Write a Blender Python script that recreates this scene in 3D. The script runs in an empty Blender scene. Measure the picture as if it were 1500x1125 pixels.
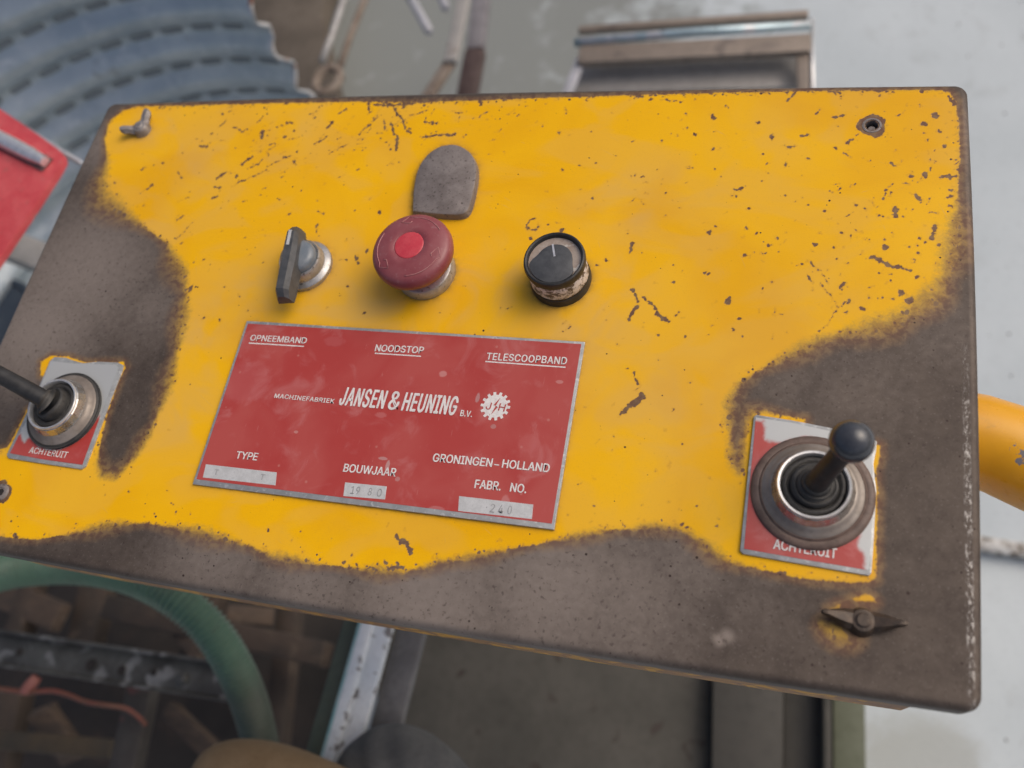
import bpy, bmesh, math, random
import numpy as np
from mathutils import Vector, Matrix
random.seed(7); rng = np.random.default_rng(7)
scene = bpy.context.scene
# ------------------------------------------------------------------ camera
CAM_R = ((0.95731301, -0.07469192, 0.2792363), (0.17918172, 0.91138099, -0.37051128), (-0.22681645, 0.40472931, 0.88586031))
CAM_L = (0.16413239, -0.17751863, 0.3512715)          # metres; the lid of the console lies at z = 0
cd = bpy.data.cameras.new('camera'); cam = bpy.data.objects.new('camera', cd)
scene.collection.objects.link(cam); scene.camera = cam
cam.matrix_world = Matrix.Translation(CAM_L) @ Matrix(CAM_R).to_4x4()
cd.sensor_width = 36; cd.lens = 30; cd.clip_start = .01; cd.clip_end = 100
cd.dof.use_dof = True; cd.dof.focus_distance = .395; cd.dof.aperture_fstop = 6.3
# ------------------------------------------------------------------ world and sun
SUN_EL, SUN_AZ = math.radians(48), math.radians(62)    # azimuth clockwise from +y: light from the right, a little from behind the console
w = bpy.data.worlds.new('World'); scene.world = w; w.use_nodes = True
nt = w.node_tree; bg = nt.nodes['Background']
sky = nt.nodes.new('ShaderNodeTexSky'); sky.sky_type = 'NISHITA'; sky.sun_disc = False
sky.sun_elevation = SUN_EL; sky.sun_rotation = SUN_AZ; sky.air_density = 0.8; sky.dust_density = 6.0; sky.ozone_density = 0.6
nt.links.new(sky.outputs[0], bg.inputs[0]); bg.inputs[1].default_value = 0.122
sd = bpy.data.lights.new('sun', 'SUN'); sd.energy = 1.0; sd.angle = math.radians(58); sd.color = (1, .95, .88)
sun = bpy.data.objects.new('sun', sd); scene.collection.objects.link(sun)
sdir = Vector((math.sin(SUN_AZ) * math.cos(SUN_EL), math.cos(SUN_AZ) * math.cos(SUN_EL), math.sin(SUN_EL)))
sun.rotation_euler = sdir.to_track_quat('Z', 'Y').to_euler()
scene.view_settings.view_transform = 'Standard'; scene.view_settings.look = 'None'
scene.view_settings.exposure = 0.0; scene.view_settings.gamma = 1.0
scene.render.engine = 'CYCLES'; scene.cycles.use_denoising = True
CHIPS = [(-1334,935,-1276,990,8),(-1263,912,-1226,933,7),(-1226,933,-1209,976,6),(-1463,843,-1423,878,8),(-1341,845,-1339,849,12),(-1315,805,-1272,825,5),(-1272,825,-1152,899,3),(-1159,919,-1023,1000,4),(-1079,980,-1046,994,7),(-1001,960,-987,934,8),(-1047,841,-1047,841,10),(-911,1079,-834,1128,4),(-994,1027,-994,1027,6),(-860,1197,-835,1238,9),(-963,1275,-963,1275,12),(-810,1300,-775,1327,9),(-1270,1173,-1260,1131,14),(-1111,1130,-1111,1130,17),(-1226,1145,-1226,1145,6),(-1066,1178,-1065,1178,9),(-1196,1072,-1161,1082,7),(-1132,1231,-1096,1237,7),(-1186,1201,-1152,1214,5),(-1007,1233,-1007,1233,6),(-1488,1211,-1416,1175,7),(-1416,1175,-1378,1196,5),(-1310,1108,-1309,1108,6),(-1597,1314,-1596,1314,8),(-1548,1327,-1548,1327,8),(-1587,1212,-1552,1262,5),(-1616,1163,-1616,1163,8),(-1663,1071,-1615,1068,7),(-1620,1063,-1620,1063,9),(-2011,888,-1999,909,10),(-1876,941,-1876,941,9),(-1769,1015,-1769,1015,6),(-1908,1129,-1908,1129,6),(-1749,875,-1710,841,5),(-2166,795,-2166,795,11),(-2120,720,-2120,720,8),(-2157,678,-2157,678,7),(-1928,750,-1888,785,6),(-2030,653,-2030,653,6),(-1902,703,-1902,703,4),(-2087,531,-2087,531,12),(-2029,394,-2000,500,8),(-1626,536,-1596,576,7),(-1462,770,-1417,770,8),(-1449,697,-1422,711,8),(-1408,744,-1408,744,4),(-924,604,-924,604,10),(-748,627,-725,609,4),(-530,632,-529,632,8),(-461,714,-460,714,6),(-1014,698,-1013,698,7),(-958,541,-958,541,6),(-1144,442,-1144,442,8),(-1050,503,-1050,503,6),(-1015,458,-1015,458,6),(-1204,572,-1204,572,4),(-728,541,-714,486,6),(-1350,1309,-1350,1309,5),(-1283,1301,-1283,1301,5),(-1801,1317,-1801,1317,4),(-1763,1232,-1762,1232,4),(-1408,1056,-1408,1056,4),(-1557,1127,-1557,1127,3),(-706,1060,-706,1060,3),(-910,1014,-910,1014,3),(-1539,391,-1539,391,8),(-1269,635,-1269,635,4),(-1362,633,-1362,633,4),(-2283,1037,-2282,1037,4),(-2049,1015,-2049,1015,3),(-2331,1000,-2331,1000,6),(-2221,844,-2221,844,6),(-938,1358,-938,1358,5),(-1202,1371,-1202,1371,5),(-1516,532,-1586,415,3),(-640,1150,-561,1278,6),(-478,1342,-335,1155,7),(-471,1228,-422,1148,7),(-513,1245,-491,1180,6),(-405,1132,-383,1045,10),(-417,1046,-417,1046,6),(-364,1275,-281,1306,4),(-240,1130,-69,1145,10),(-264,1233,-188,1224,7),(-220,1217,-220,1217,10),(-13,1129,-13,1129,7),(52,1260,97,1299,6),(-95,1294,-55,1293,4),(37,1363,38,1363,11),(89,1370,89,1370,6),(417,1347,417,1347,8),(368,1301,368,1301,4),(423,1201,423,1201,6),(518,1154,518,1154,7),(693,1157,693,1157,6),(691,1064,691,1064,6),(662,941,662,941,7),(582,912,582,912,8),(742,960,742,960,7),(162,1006,162,1006,4),(-352,948,-352,948,10),(-392,945,-392,945,6),(-589,1038,-589,1038,7),(-498,1117,-498,1117,7),(-581,906,-581,906,6),(-462,718,-462,718,6),(-1049,848,-1049,848,8),(-998,943,-998,943,7),(-922,605,-922,605,12),(-1007,694,-1007,694,6),(-736,616,-705,607,5),(553,579,554,579,6),(630,545,630,545,10),(763,739,763,739,6),(733,704,733,704,5),(-526,628,-526,628,8),(-379,632,-379,632,10),(-393,381,-393,381,8),(-733,535,-711,485,6),(-530,447,-530,447,6),(-785,1415,-253,1392,10),(-644,1378,-613,1303,8),(-597,1364,-496,1355,11),(-494,1350,-383,1356,8),(-384,1360,-266,1386,7),(24,1396,41,1347,10),(136,1401,136,1401,11),(455,567,460,602,4),(460,602,484,606,4),(504,589,509,562,4),(506,548,477,541,5),(477,541,459,557,5),(985,1366,985,1366,12),(1038,1357,1142,1350,4),(1136,1346,1136,1346,8),(1359,1312,1359,1312,8),(1661,1335,1711,1405,8),(1296,1254,1317,1230,8),(1169,1268,1169,1268,8),(1185,1176,1185,1176,12),(1089,1241,1090,1241,5),(1229,1136,1229,1136,11),(1146,1129,1146,1129,7),(1111,1140,1111,1140,7),(1068,1093,1068,1093,7),(1329,1045,1330,1045,12),(1428,1142,1428,1142,5),(1532,1203,1532,1203,11),(1801,1253,1820,1276,8),(1877,1232,1940,1239,8),(1597,1125,1610,1102,8),(1738,1119,1772,1124,9),(1665,1056,1712,1053,7),(1988,1122,1988,1122,8),(1956,1077,1967,1092,8),(1899,1044,1899,1044,9),(1930,1018,1964,993,7),(1563,1008,1563,1008,7),(1596,954,1596,954,5),(1600,900,1600,900,5),(1779,984,1779,984,7),(1378,879,1378,879,5),(1204,930,1234,931,4),(961,883,961,883,7),(1099,855,1099,855,5),(1122,776,1122,776,9),(1452,766,1452,766,8),(1456,796,1478,810,9),(1500,825,1500,825,7),(1688,763,1688,763,8),(1791,719,1792,719,7),(1859,689,1859,689,7),(1528,689,1528,689,7),(1382,583,1383,583,7),(1352,547,1352,547,11),(1517,597,1521,576,5),(1568,552,1568,552,7),(1629,494,1630,494,12),(1657,534,1657,534,9),(1697,560,1697,560,7),(1700,512,1700,512,7),(1676,457,1676,457,5),(1621,446,1622,446,5),(1605,441,1605,441,5),(1607,407,1607,407,4),(1566,444,1566,444,5),(1522,435,1522,435,11),(995,432,993,482,9),(1829,496,1829,496,11),(1916,486,1916,486,8),(1940,567,1940,567,11),(2003,580,2003,580,8),(1927,423,1927,423,8),(1966,405,1966,405,9),(1780,392,1780,392,7),(1997,719,1997,719,16),(2038,692,2038,692,7),(2163,702,2166,661,12),(2097,666,2097,666,8),(1881,638,1881,638,5),(2114,756,2115,756,11),(2126,812,2126,812,8),(2146,965,2164,942,7),(2227,883,2227,883,15),(2292,904,2295,883,11),(2201,843,2222,834,5),(2254,786,2275,752,11),(2238,697,2238,697,5),(2239,636,2239,636,5),(2311,682,2342,683,4),(2334,1232,2334,1232,17),(2285,1186,2285,1186,13),(2349,1145,2349,1145,9),(2387,1184,2387,1184,8),(2398,1258,2398,1258,9),(2296,1090,2296,1090,9),(2380,1051,2381,1051,12),(2386,1104,2386,1104,5),(2320,971,2320,971,5),(2358,877,2420,884,8),(2394,808,2394,808,9),(2383,761,2409,775,7),(2431,926,2431,926,7),(2170,1232,2208,1261,4),(2326,572,2336,619,12),(2316,546,2316,546,12),(2349,514,2349,514,11),(2262,540,2262,540,9),(2292,529,2292,529,8),(2260,505,2260,505,8),(2267,470,2267,470,11),(2122,533,2122,533,9),(2124,491,2124,491,15),(2061,528,2061,528,7),(2162,558,2162,558,5),(2070,439,2179,395,11),(2179,395,2225,377,7),(2247,435,2247,435,7),(2265,351,2265,351,12),(2151,352,2151,352,5),(2149,314,2149,314,5),(2103,360,2103,360,5),(2197,266,2198,266,17),(2226,230,2226,230,17),(2130,240,2130,240,9),(2161,233,2161,233,8),(2071,237,2071,237,7),(2040,183,2040,183,11),(1978,204,1988,223,8),(1977,154,1977,154,8),(1949,282,1964,299,8),(1975,305,1975,305,5),(1801,409,1862,365,4),(1862,365,1897,289,3),(1857,365,1857,365,8),(1862,296,1943,177,3),(1946,173,1870,51,3),(1870,52,1870,52,7),(1805,330,1822,305,8),(1898,244,1899,244,7),(1658,289,1658,289,7),(1614,259,1614,259,5),(1369,326,1369,326,8),(1348,333,1348,333,8),(1209,364,1209,364,5),(1209,278,1209,278,8),(1471,187,1471,187,17),(1523,92,1523,92,8),(1611,145,1609,133,3),(1508,46,1508,46,5),(1406,60,1407,60,7),(1302,-8,1302,-8,9),(1176,-7,1176,-7,7),(1095,28,1095,28,5),(1026,219,1026,219,11),(1040,206,1060,160,7),(1063,134,1032,66,11),(1079,191,1150,119,7),(1151,106,1207,63,11),(1253,118,1239,91,4),(1545,9,1545,9,7),(1735,43,1735,43,7),(1949,57,1949,57,7),(1987,60,1988,60,7),(2170,120,2170,120,7),(1135,640,1135,640,7),(1004,737,1026,705,3),(1756,757,1756,757,5),(1729,742,1729,742,4),(2089,1402,2090,1363,9),(2032,1401,2072,1390,7),(2404,1333,2420,1302,9),(2430,1198,2430,1198,11),(2430,1082,2430,1082,9),(2416,982,2417,982,7),(1764,1411,1764,1411,12),(1905,1400,1906,1400,9),(2437,1125,2437,1125,9),(-540,316,-489,322,5),(-439,359,-423,309,6),(-395,379,-395,379,7),(-440,168,-440,168,7),(-313,23,-313,23,11),(-524,36,-524,36,7),(-478,112,-478,112,5),(844,354,844,354,7),(881,379,881,379,6),(907,110,907,110,9),(357,424,357,424,5),(400,92,400,92,4),(804,306,804,306,6),(764,738,764,738,6),(728,695,728,695,5),(625,544,625,544,10),(481,491,481,491,10),(552,580,552,580,6),(449,567,466,539,5),(466,539,497,540,5),(497,540,510,569,4),(-998,-1113,-998,-1113,6),(-489,-1127,-489,-1127,7),(-328,-1122,-328,-1122,4),(-362,-1158,-362,-1158,6),(-289,-1202,-289,-1202,6),(-342,-1256,-341,-1256,9),(-396,-1251,-396,-1251,4),(-44,-1188,-44,-1188,7),(-71,-1226,-71,-1226,10),(-112,-1256,-112,-1256,12),(-41,-1247,-41,-1247,9),(82,-1212,82,-1212,12),(119,-1203,119,-1203,10),(177,-1199,177,-1199,12),(140,-1075,187,-1106,12),(187,-1106,222,-1144,13),(-503,-1250,-503,-1250,7),(-555,-1266,-555,-1266,6),(-608,-1260,-608,-1260,7),(-756,-1215,-756,-1215,7),(-822,-1217,-822,-1217,7),(-899,-1194,-898,-1194,7),(-963,-1185,-963,-1185,7),(-1533,-1229,-1533,-1229,6),(136,-1217,213,-1212,9),(36,-1236,88,-1233,7),(-173,-1258,-173,-1258,7),(-418,-1273,-418,-1273,9),(-529,-1279,-529,-1279,7),(-684,-1251,-684,-1251,7),(-778,-1235,-778,-1235,7),(-1368,119,-1372,86,11),(-1352,292,-1352,292,8),(-1227,-64,-1227,-64,7),(-1128,-73,-1128,-73,7),(-1169,132,-1169,132,7),(-1165,-446,-1165,-446,5),(-1065,86,-1065,86,7),(-1370,15,-1370,15,10),(-1343,-79,-1343,-79,8),(-997,-1109,-997,-1108,7),(-1123,-1126,-1122,-1126,5),(-918,-1105,-918,-1105,5),(-491,-1125,-491,-1125,7),(-1187,-1040,-1187,-1040,4),(-1305,-1037,-1305,-1037,5),(-1087,-1009,-1087,-1009,4),(-1225,-179,-1225,-179,5),(-1409,273,-1408,273,8),(-977,-10,-977,-10,5),(-390,1383,-354,1406,7),(1093,-201,1120,-266,7),(1080,-386,1112,-350,14),(1112,-350,1138,-315,14),(1059,-411,1080,-386,11),(1260,-466,1261,-466,5),(979,-493,979,-493,5),(998,-70,998,-70,7),(1279,-368,1279,-368,5),(1043,-519,1044,-519,4),(1339,-232,1339,-232,6),(1407,-324,1407,-324,5),(1238,-656,1238,-656,4),(981,-715,981,-715,5),(1199,-811,1199,-811,5),(1339,-521,1339,-521,5),(1466,-661,1467,-661,4),(994,-910,995,-910,5),(1422,-785,1423,-785,5),(1512,-861,1512,-861,6),(1479,-950,1480,-950,7),(348,-1134,348,-1134,7),(529,-1098,529,-1098,7),(703,-1045,703,-1045,7),(874,-991,874,-991,6),(1736,-1021,1737,-1021,6),(1658,-1013,1658,-1013,5)]
PAINT = [[(-229.3,96.5),(-238.1,112.1),(-240.7,126.5),(-233.9,135.0),(-224.9,138.1),(-174.8,138.2),(-118.1,138.5),(-73.3,138.5),(-38.7,137.3),(2.1,137.8),(41.0,138.8),(78.3,139.3),(114.0,139.9),(148.2,139.9),(181.0,139.7),(212.4,139.3),(236.6,138.6),(240.1,136.9),(242.4,131.9),(243.4,118.9),(243.8,103.1),(243.0,87.8),(242.2,69.3),(240.9,54.9),(238.1,39.0),(234.2,27.6),(227.2,19.9),(215.7,11.2),(200.7,5.9),(187.0,0.7),(173.3,-8.2),(161.9,-16.0),(155.1,-22.1),(151.8,-30.8),(153.1,-47.1),(155.8,-59.1),(158.3,-62.4),(158.6,-52.7),(160.0,-37.7),(161.5,-35.0),(166.0,-34.3),(174.9,-35.4),(183.2,-36.2),(183.3,-37.7),(175.5,-44.9),(171.5,-69.2),(177.8,-85.6),(203.4,-87.8),(211.8,-84.0),(212.0,-96.1),(211.6,-99.5),(209.2,-101.2),(203.9,-102.2),(186.5,-103.0),(171.0,-101.9),(155.6,-99.9),(146.5,-94.4),(137.8,-89.5),(126.6,-89.2),(109.9,-93.0),(95.9,-97.1),(81.9,-101.9),(67.6,-106.7),(53.2,-111.5),(38.5,-115.9),(29.9,-119.7),(21.0,-122.8),(8.3,-123.9),(-8.2,-124.6),(-28.5,-124.9),(-42.7,-124.3),(-61.9,-120.7),(-81.0,-118.9),(-96.5,-117.9),(-115.9,-118.0),(-130.7,-120.5),(-145.0,-125.0),(-159.2,-129.9),(-174.2,-133.5),(-186.5,-134.4),(-203.7,-134.5),(-262.1,-135.7),(-277.8,-109.2),(-221.0,-92.4),(-212.8,-88.9),(-210.7,-67.3),(-202.0,-66.5),(-191.4,-88.6),(-169.0,-90.0),(-165.6,-78.5),(-170.3,-47.9),(-170.3,-47.9),(-163.4,-41.4),(-160.0,-41.1),(-159.6,-62.7),(-157.0,-81.4),(-154.3,-91.4),(-149.1,-96.7),(-140.8,-96.8),(-134.5,-87.1),(-129.8,-68.3),(-129.3,-48.5),(-131.4,-29.0),(-135.6,-9.0),(-139.3,7.6),(-147.5,22.4),(-157.0,30.8),(-156.5,29.5),(-162.7,38.3),(-195.7,55.4),(-209.5,62.8),(-219.5,68.0),(-227.8,81.2)],[(203.6,-108.8),(205.5,-107.2),(207.6,-106.1),(210.3,-106.2),(212.0,-108.1),(209.4,-108.7),(206.0,-108.9)],[(197.1,-113.8),(198.8,-111.8),(201.7,-110.6),(200.8,-112.8),(198.4,-114.4)],[(193.0,-119.9),(197.1,-120.2),(201.0,-120.9),(203.5,-122.8),(198.4,-123.1),(194.3,-121.7)],[(208.4,-44.6),(212.3,-44.8),(212.4,-49.5),(211.0,-56.1),(211.7,-64.6),(211.7,-81.3),(211.8,-96.9),(209.1,-97.2),(208.3,-59.3)],[(-215.0,-39.2),(-209.5,-35.1),(-198.4,-35.1),(-186.4,-37.5),(-161.5,-35.6),(-158.7,-39.0),(-160.1,-43.1),(-183.1,-49.0),(-211.2,-47.2)]]
SOFT = [(-219,64,38.0,9),(-196,55,18.0,4),(-154,20,22.0,7),(-136,-9,22.0,6),(-133,-45,22.0,4.5),(-134,-79,16.0,3.5),(-146,-95,14.0,4),(241,51,24.0,7),(230,23,20.0,8),(212,11,25.0,7),(182,-3,22.0,4),(154,-34,20.0,3),(156,-56,14.0,3),(-138,-122,20.0,3),(-81,-120,25.0,3.5),(-36,-124,20.0,2.5),(11,-123,16.0,2.5),(53,-112,20.0,2),(96,-97,18.0,2),(127,-89,18.0,2),(149,-95,18.0,3),(201,-122,14.0,5),(199,-113,6.0,1.5),(-232,94,12.0,1.5),(36,-117,14.0,2)]
DUST = [(-161,99,38,0.5),(-110,114,30,0.35),(-175,51,25,0.3),(-93,6,30,0.5),(-53,8,25,0.5),(-23,10,30,0.7),(27,16,30,0.7),(46,29,28,0.55),(77,8,30,0.6),(94,23,25,0.5),(-54,37,22,0.45),(-120,-12,24,0.5),(-115,-59,26,0.5),(-202,120,18,0.55),(121,-37,30,0.35),(121,71,35,0.25),(95,70,22,0.5),(157,112,25,0.3),(116,3,35,0.25),(177,35,25,0.15)]
MDUST = [(-213,17,60,0.75),(-225,-19,50,0.8),(-159,-2,30,0.5),(-239,109,30,0.6),(-72,-124,40,0.6),(-23,-133,40,0.6),(33,-131,50,0.75),(85,-118,45,0.7),(113,-119,45,0.55),(139,-102,30,0.45),(156,-131,3.2,0.8),(159,-129,3.5,0.8),(201,-18,35,0.3),(174,-20,25,0.3),(233,73,30,0.35),(245,111,30,0.4),(236,10,30,0.3),(167,-112,25,0.3),(-151,-62,20,0.1)]

# ------------------------------------------------------------------ helpers
col = scene.collection
def link(o, parent=None):
    col.objects.link(o)
    if parent is not None: o.parent = parent
    return o
def tag(o, label=None, cat=None, group=None, kind=None):
    for k, v in (('label', label), ('category', cat), ('group', group), ('kind', kind)):
        if v: o[k] = v
    return o
def thing(name, loc, label, cat, group=None):
    o = bpy.data.objects.new(name, None); o.empty_display_size = .05; o.location = loc; link(o)
    return tag(o, label, cat, group)
def make(name, verts, faces, m, parent=None, smooth=False, label=None, kind=None):
    """mesh object from world-space verts; parent is an Empty (or a part lying in the same frame)"""
    off = Vector((0, 0, 0)); p = parent
    while p is not None: off += p.location; p = p.parent
    me = bpy.data.meshes.new(name)
    me.from_pydata([tuple(Vector(v) - off) for v in verts], [], faces)
    me.materials.append(m)
    if smooth:
        me.polygons.foreach_set('use_smooth', [True] * len(me.polygons))
    me.update()
    o = bpy.data.objects.new(name, me); link(o, parent)
    return tag(o, label, kind=kind)
def frame(axis):
    a = Vector(axis).normalized(); t = Vector((0, 0, 1)) if abs(a.z) < .9 else Vector((0, 1, 0))
    u = t.cross(a).normalized(); return u, a.cross(u), a
class MB:
    def __init__(s): s.v = []; s.f = []
    def add(s, v, f):
        n = len(s.v); s.v += [tuple(x) for x in v]; s.f += [tuple(i + n for i in q) for q in f]; return s
    def box(s, c, d, rot=0.0, ax=None, bev=.0):
        """bevelled box: centre c, full size d, turned by rot about z or in the frame ax=(u,v,w)"""
        if ax is None:
            cr, sr = math.cos(rot), math.sin(rot); ax = (Vector((cr, sr, 0)), Vector((-sr, cr, 0)), Vector((0, 0, 1)))
        bm = bmesh.new(); bmesh.ops.create_cube(bm, size=1)
        for v in bm.verts: v.co = Vector((v.co.x * d[0], v.co.y * d[1], v.co.z * d[2]))
        if bev: bmesh.ops.bevel(bm, geom=bm.edges[:] , offset=bev, segments=2, affect='EDGES', profile=.5)
        bm.verts.index_update(); c = Vector(c)
        s.add([c + ax[0] * v.co.x + ax[1] * v.co.y + ax[2] * v.co.z for v in bm.verts], [[v.index for v in f.verts] for f in bm.faces])
        bm.free(); return s
    def bar(s, a, b, wd, ht, bev=.0, up=(0, 0, 1)):
        a, b = Vector(a), Vector(b); d = b - a; u = d.normalized(); v = Vector(up).cross(u).normalized(); wv = u.cross(v)
        return s.box((a + b) / 2, (d.length, wd, ht), ax=(u, v, wv), bev=bev)
    def lathe(s, prof, c, axis=(0, 0, 1), seg=48, cap=True, fn=None):
        u, v, a = frame(axis); c = Vector(c); V = []; F = []
        for k, (r, z) in enumerate(prof):
            for i in range(seg):
                t = 2 * math.pi * i / seg; rr = r if fn is None else fn(r, z, t)
                V.append(c + a * z + (u * math.cos(t) + v * math.sin(t)) * rr)
        for k in range(len(prof) - 1):
            for i in range(seg):
                j = (i + 1) % seg; F.append((k * seg + i, k * seg + j, (k + 1) * seg + j, (k + 1) * seg + i))
        if cap:
            if prof[0][0] > 1e-6: F.append(tuple(range(seg))[::-1])
            if prof[-1][0] > 1e-6: F.append(tuple((len(prof) - 1) * seg + i for i in range(seg)))
        return s.add(V, F)
    def tube(s, pts, r, seg=16, cap=True, step=None, rf=None):
        P = [Vector(p) for p in pts]
        if step: P = spline(P, step)
        V = []; F = []; n = len(P); pu = None; acc = 0
        for k, p in enumerate(P):
            t = (P[min(k + 1, n - 1)] - P[max(k - 1, 0)]).normalized()
            if k: acc += (P[k] - P[k - 1]).length
            if pu is None: pu = frame(t)[0]
            pu = (pu - t * pu.dot(t)).normalized(); pv = t.cross(pu)
            rr = (np.interp(k / max(1, n - 1), np.linspace(0, 1, len(r)), r) if isinstance(r, (list, tuple)) else r) if rf is None else rf(acc)
            for i in range(seg):
                a = 2 * math.pi * i / seg; V.append(p + (pu * math.cos(a) + pv * math.sin(a)) * rr)
        for k in range(n - 1):
            for i in range(seg):
                j = (i + 1) % seg; F.append((k * seg + i, k * seg + j, (k + 1) * seg + j, (k + 1) * seg + i))
        if cap: F.append(tuple(range(seg))[::-1]); F.append(tuple((n - 1) * seg + i for i in range(seg)))
        return s.add(V, F)
    def prism(s, poly, z0, z1, bev=0.0, taper=0.0):
        """polygon in xy raised from z0 to z1 with a bevelled top edge"""
        n = len(poly); P = [Vector((p[0], p[1])) for p in poly]
        ar = sum(P[i].x * P[(i + 1) % n].y - P[(i + 1) % n].x * P[i].y for i in range(n))
        if ar < 0: P.reverse()
        def inset(d):
            o = []
            for i in range(n):
                e0 = (P[i] - P[i - 1]).normalized(); e1 = (P[(i + 1) % n] - P[i]).normalized()
                n0 = Vector((-e0.y, e0.x)); n1 = Vector((-e1.y, e1.x)); m = (n0 + n1)
                m = m / max(.3, m.length_squared / 2) if m.length > 1e-6 else n0
                o.append(P[i] + m * d)
            return o
        rings = [(0, z0), (taper, z1 - bev)]
        if bev: rings += [(taper + bev * .3, z1 - bev * .3), (taper + bev, z1)]
        V = []; F = []
        for d, z in rings: V += [(q.x, q.y, z) for q in inset(d)]
        for k in range(len(rings) - 1):
            for i in range(n):
                j = (i + 1) % n; F.append((k * n + i, k * n + j, (k + 1) * n + j, (k + 1) * n + i))
        F.append(tuple(range(n))[::-1]); F.append(tuple((len(rings) - 1) * n + i for i in range(n)))
        return s.add(V, F)
    def obj(s, name, m, parent=None, smooth=False, label=None, kind=None, auto=None):
        o = make(name, s.v, s.f, m, parent, smooth or auto is not None, label, kind)
        if auto is not None:
            o.data.set_sharp_from_angle(angle=math.radians(auto))
        return o
def spline(P, step):
    out = []
    Q = [P[0] * 2 - P[1]] + P + [P[-1] * 2 - P[-2]]
    for i in range(1, len(Q) - 2):
        p0, p1, p2, p3 = Q[i - 1:i + 3]; n = max(1, int((p2 - p1).length / step))
        for k in range(n):
            t = k / n
            out.append(.5 * (2 * p1 + (p2 - p0) * t + (2 * p0 - 5 * p1 + 4 * p2 - p3) * t * t + (3 * p1 - p0 - 3 * p2 + p3) * t ** 3))
    out.append(P[-1]); return out
# ------------------------------------------------------------------ materials
class NT:
    def __init__(s, name):
        s.m = bpy.data.materials.new(name); s.m.use_nodes = True; s.t = s.m.node_tree
        s.b = s.t.nodes['Principled BSDF']; s.co = s.t.nodes.new('ShaderNodeTexCoord').outputs['Object']
    def n(s, typ, **kw):
        nd = s.t.nodes.new('ShaderNode' + typ)
        for k, v in kw.items(): setattr(nd, k, v)
        return nd
    def put(s, sock, v):
        if isinstance(v, bpy.types.NodeSocket): s.t.links.new(v, sock)
        elif isinstance(v, (tuple, list)): sock.default_value = tuple(v) + ((1,) if len(v) == 3 and len(sock.default_value) == 4 else ())
        else: sock.default_value = v
    def noise(s, scale, detail=4, rough=.55, dist=0.0, vec=None, stretch=None, out=0):
        nd = s.n('TexNoise'); v = vec or s.co
        if stretch:
            mp = s.n('Mapping'); mp.inputs['Scale'].default_value = stretch; s.t.links.new(v, mp.inputs[0]); v = mp.outputs[0]
        s.t.links.new(v, nd.inputs['Vector']); nd.inputs['Scale'].default_value = scale; nd.inputs['Detail'].default_value = detail
        nd.inputs['Roughness'].default_value = rough; nd.inputs['Distortion'].default_value = dist
        return nd.outputs[out]
    def attr(s, name): return s.n('Attribute', attribute_name=name).outputs['Fac']
    def math(s, op, a, b=0.0, c=0.0, clamp=False):
        nd = s.n('Math', operation=op, use_clamp=clamp)
        for i, v in enumerate((a, b, c)): s.put(nd.inputs[i], v)
        return nd.outputs[0]
    def ss(s, v, a, b, lo=0.0, hi=1.0):
        nd = s.n('MapRange', interpolation_type='SMOOTHSTEP')
        for i, x in enumerate((v, a, b, lo, hi)): s.put(nd.inputs[i], x)
        return nd.outputs[0]
    def mix(s, f, a, b):
        nd = s.n('Mix', data_type='RGBA'); s.put(nd.inputs[0], f); s.put(nd.inputs[6], a); s.put(nd.inputs[7], b); return nd.outputs[2]
    def lerp(s, f, a, b): return s.math('MULTIPLY_ADD', s.math('SUBTRACT', b, a), f, a)
    def out(s, color=None, rough=None, metal=None, bump=None, bd=.0002, bs=.5, spec=None, coat=None):
        if color is not None: s.put(s.b.inputs['Base Color'], color)
        if rough is not None: s.put(s.b.inputs['Roughness'], rough)
        if metal is not None: s.put(s.b.inputs['Metallic'], metal)
        if spec is not None: s.put(s.b.inputs['Specular IOR Level'], spec)
        if coat is not None: s.put(s.b.inputs['Coat Weight'], coat)
        if bump is not None:
            nd = s.n('Bump'); s.put(nd.inputs['Height'], bump); nd.inputs['Distance'].default_value = bd; nd.inputs['Strength'].default_value = bs
            s.t.links.new(nd.outputs[0], s.b.inputs['Normal'])
        return s.m
def worn(name, c1, c2, scale=60, rough=.6, metal=0.0, bd=.0003, lo=.35, hi=.65, c3=None, s3=400, a3=(.6, .7), bs=.4, stretch=None, rvar=.12, spec=None):
    k = NT(name); n1 = k.noise(scale, 6, .6, .3, stretch=stretch); c = k.mix(k.ss(n1, lo, hi), c1, c2)
    n2 = k.noise(scale * 7, 4, .6)
    c = k.mix(k.ss(n2, .45, .8, 0, .35), c, tuple(x * .55 for x in c1))
    if c3: c = k.mix(k.ss(k.noise(s3, 3, .5, .5), a3[0], a3[1]), c, c3)
    return k.out(c, k.math('MULTIPLY_ADD', n2, rvar * 2, rough - rvar), metal, k.math('ADD', n1, n2), bd, bs, spec=spec)
STEEL_D = (.066, .051, .042); STEEL_L = (.19, .165, .15)
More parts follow.
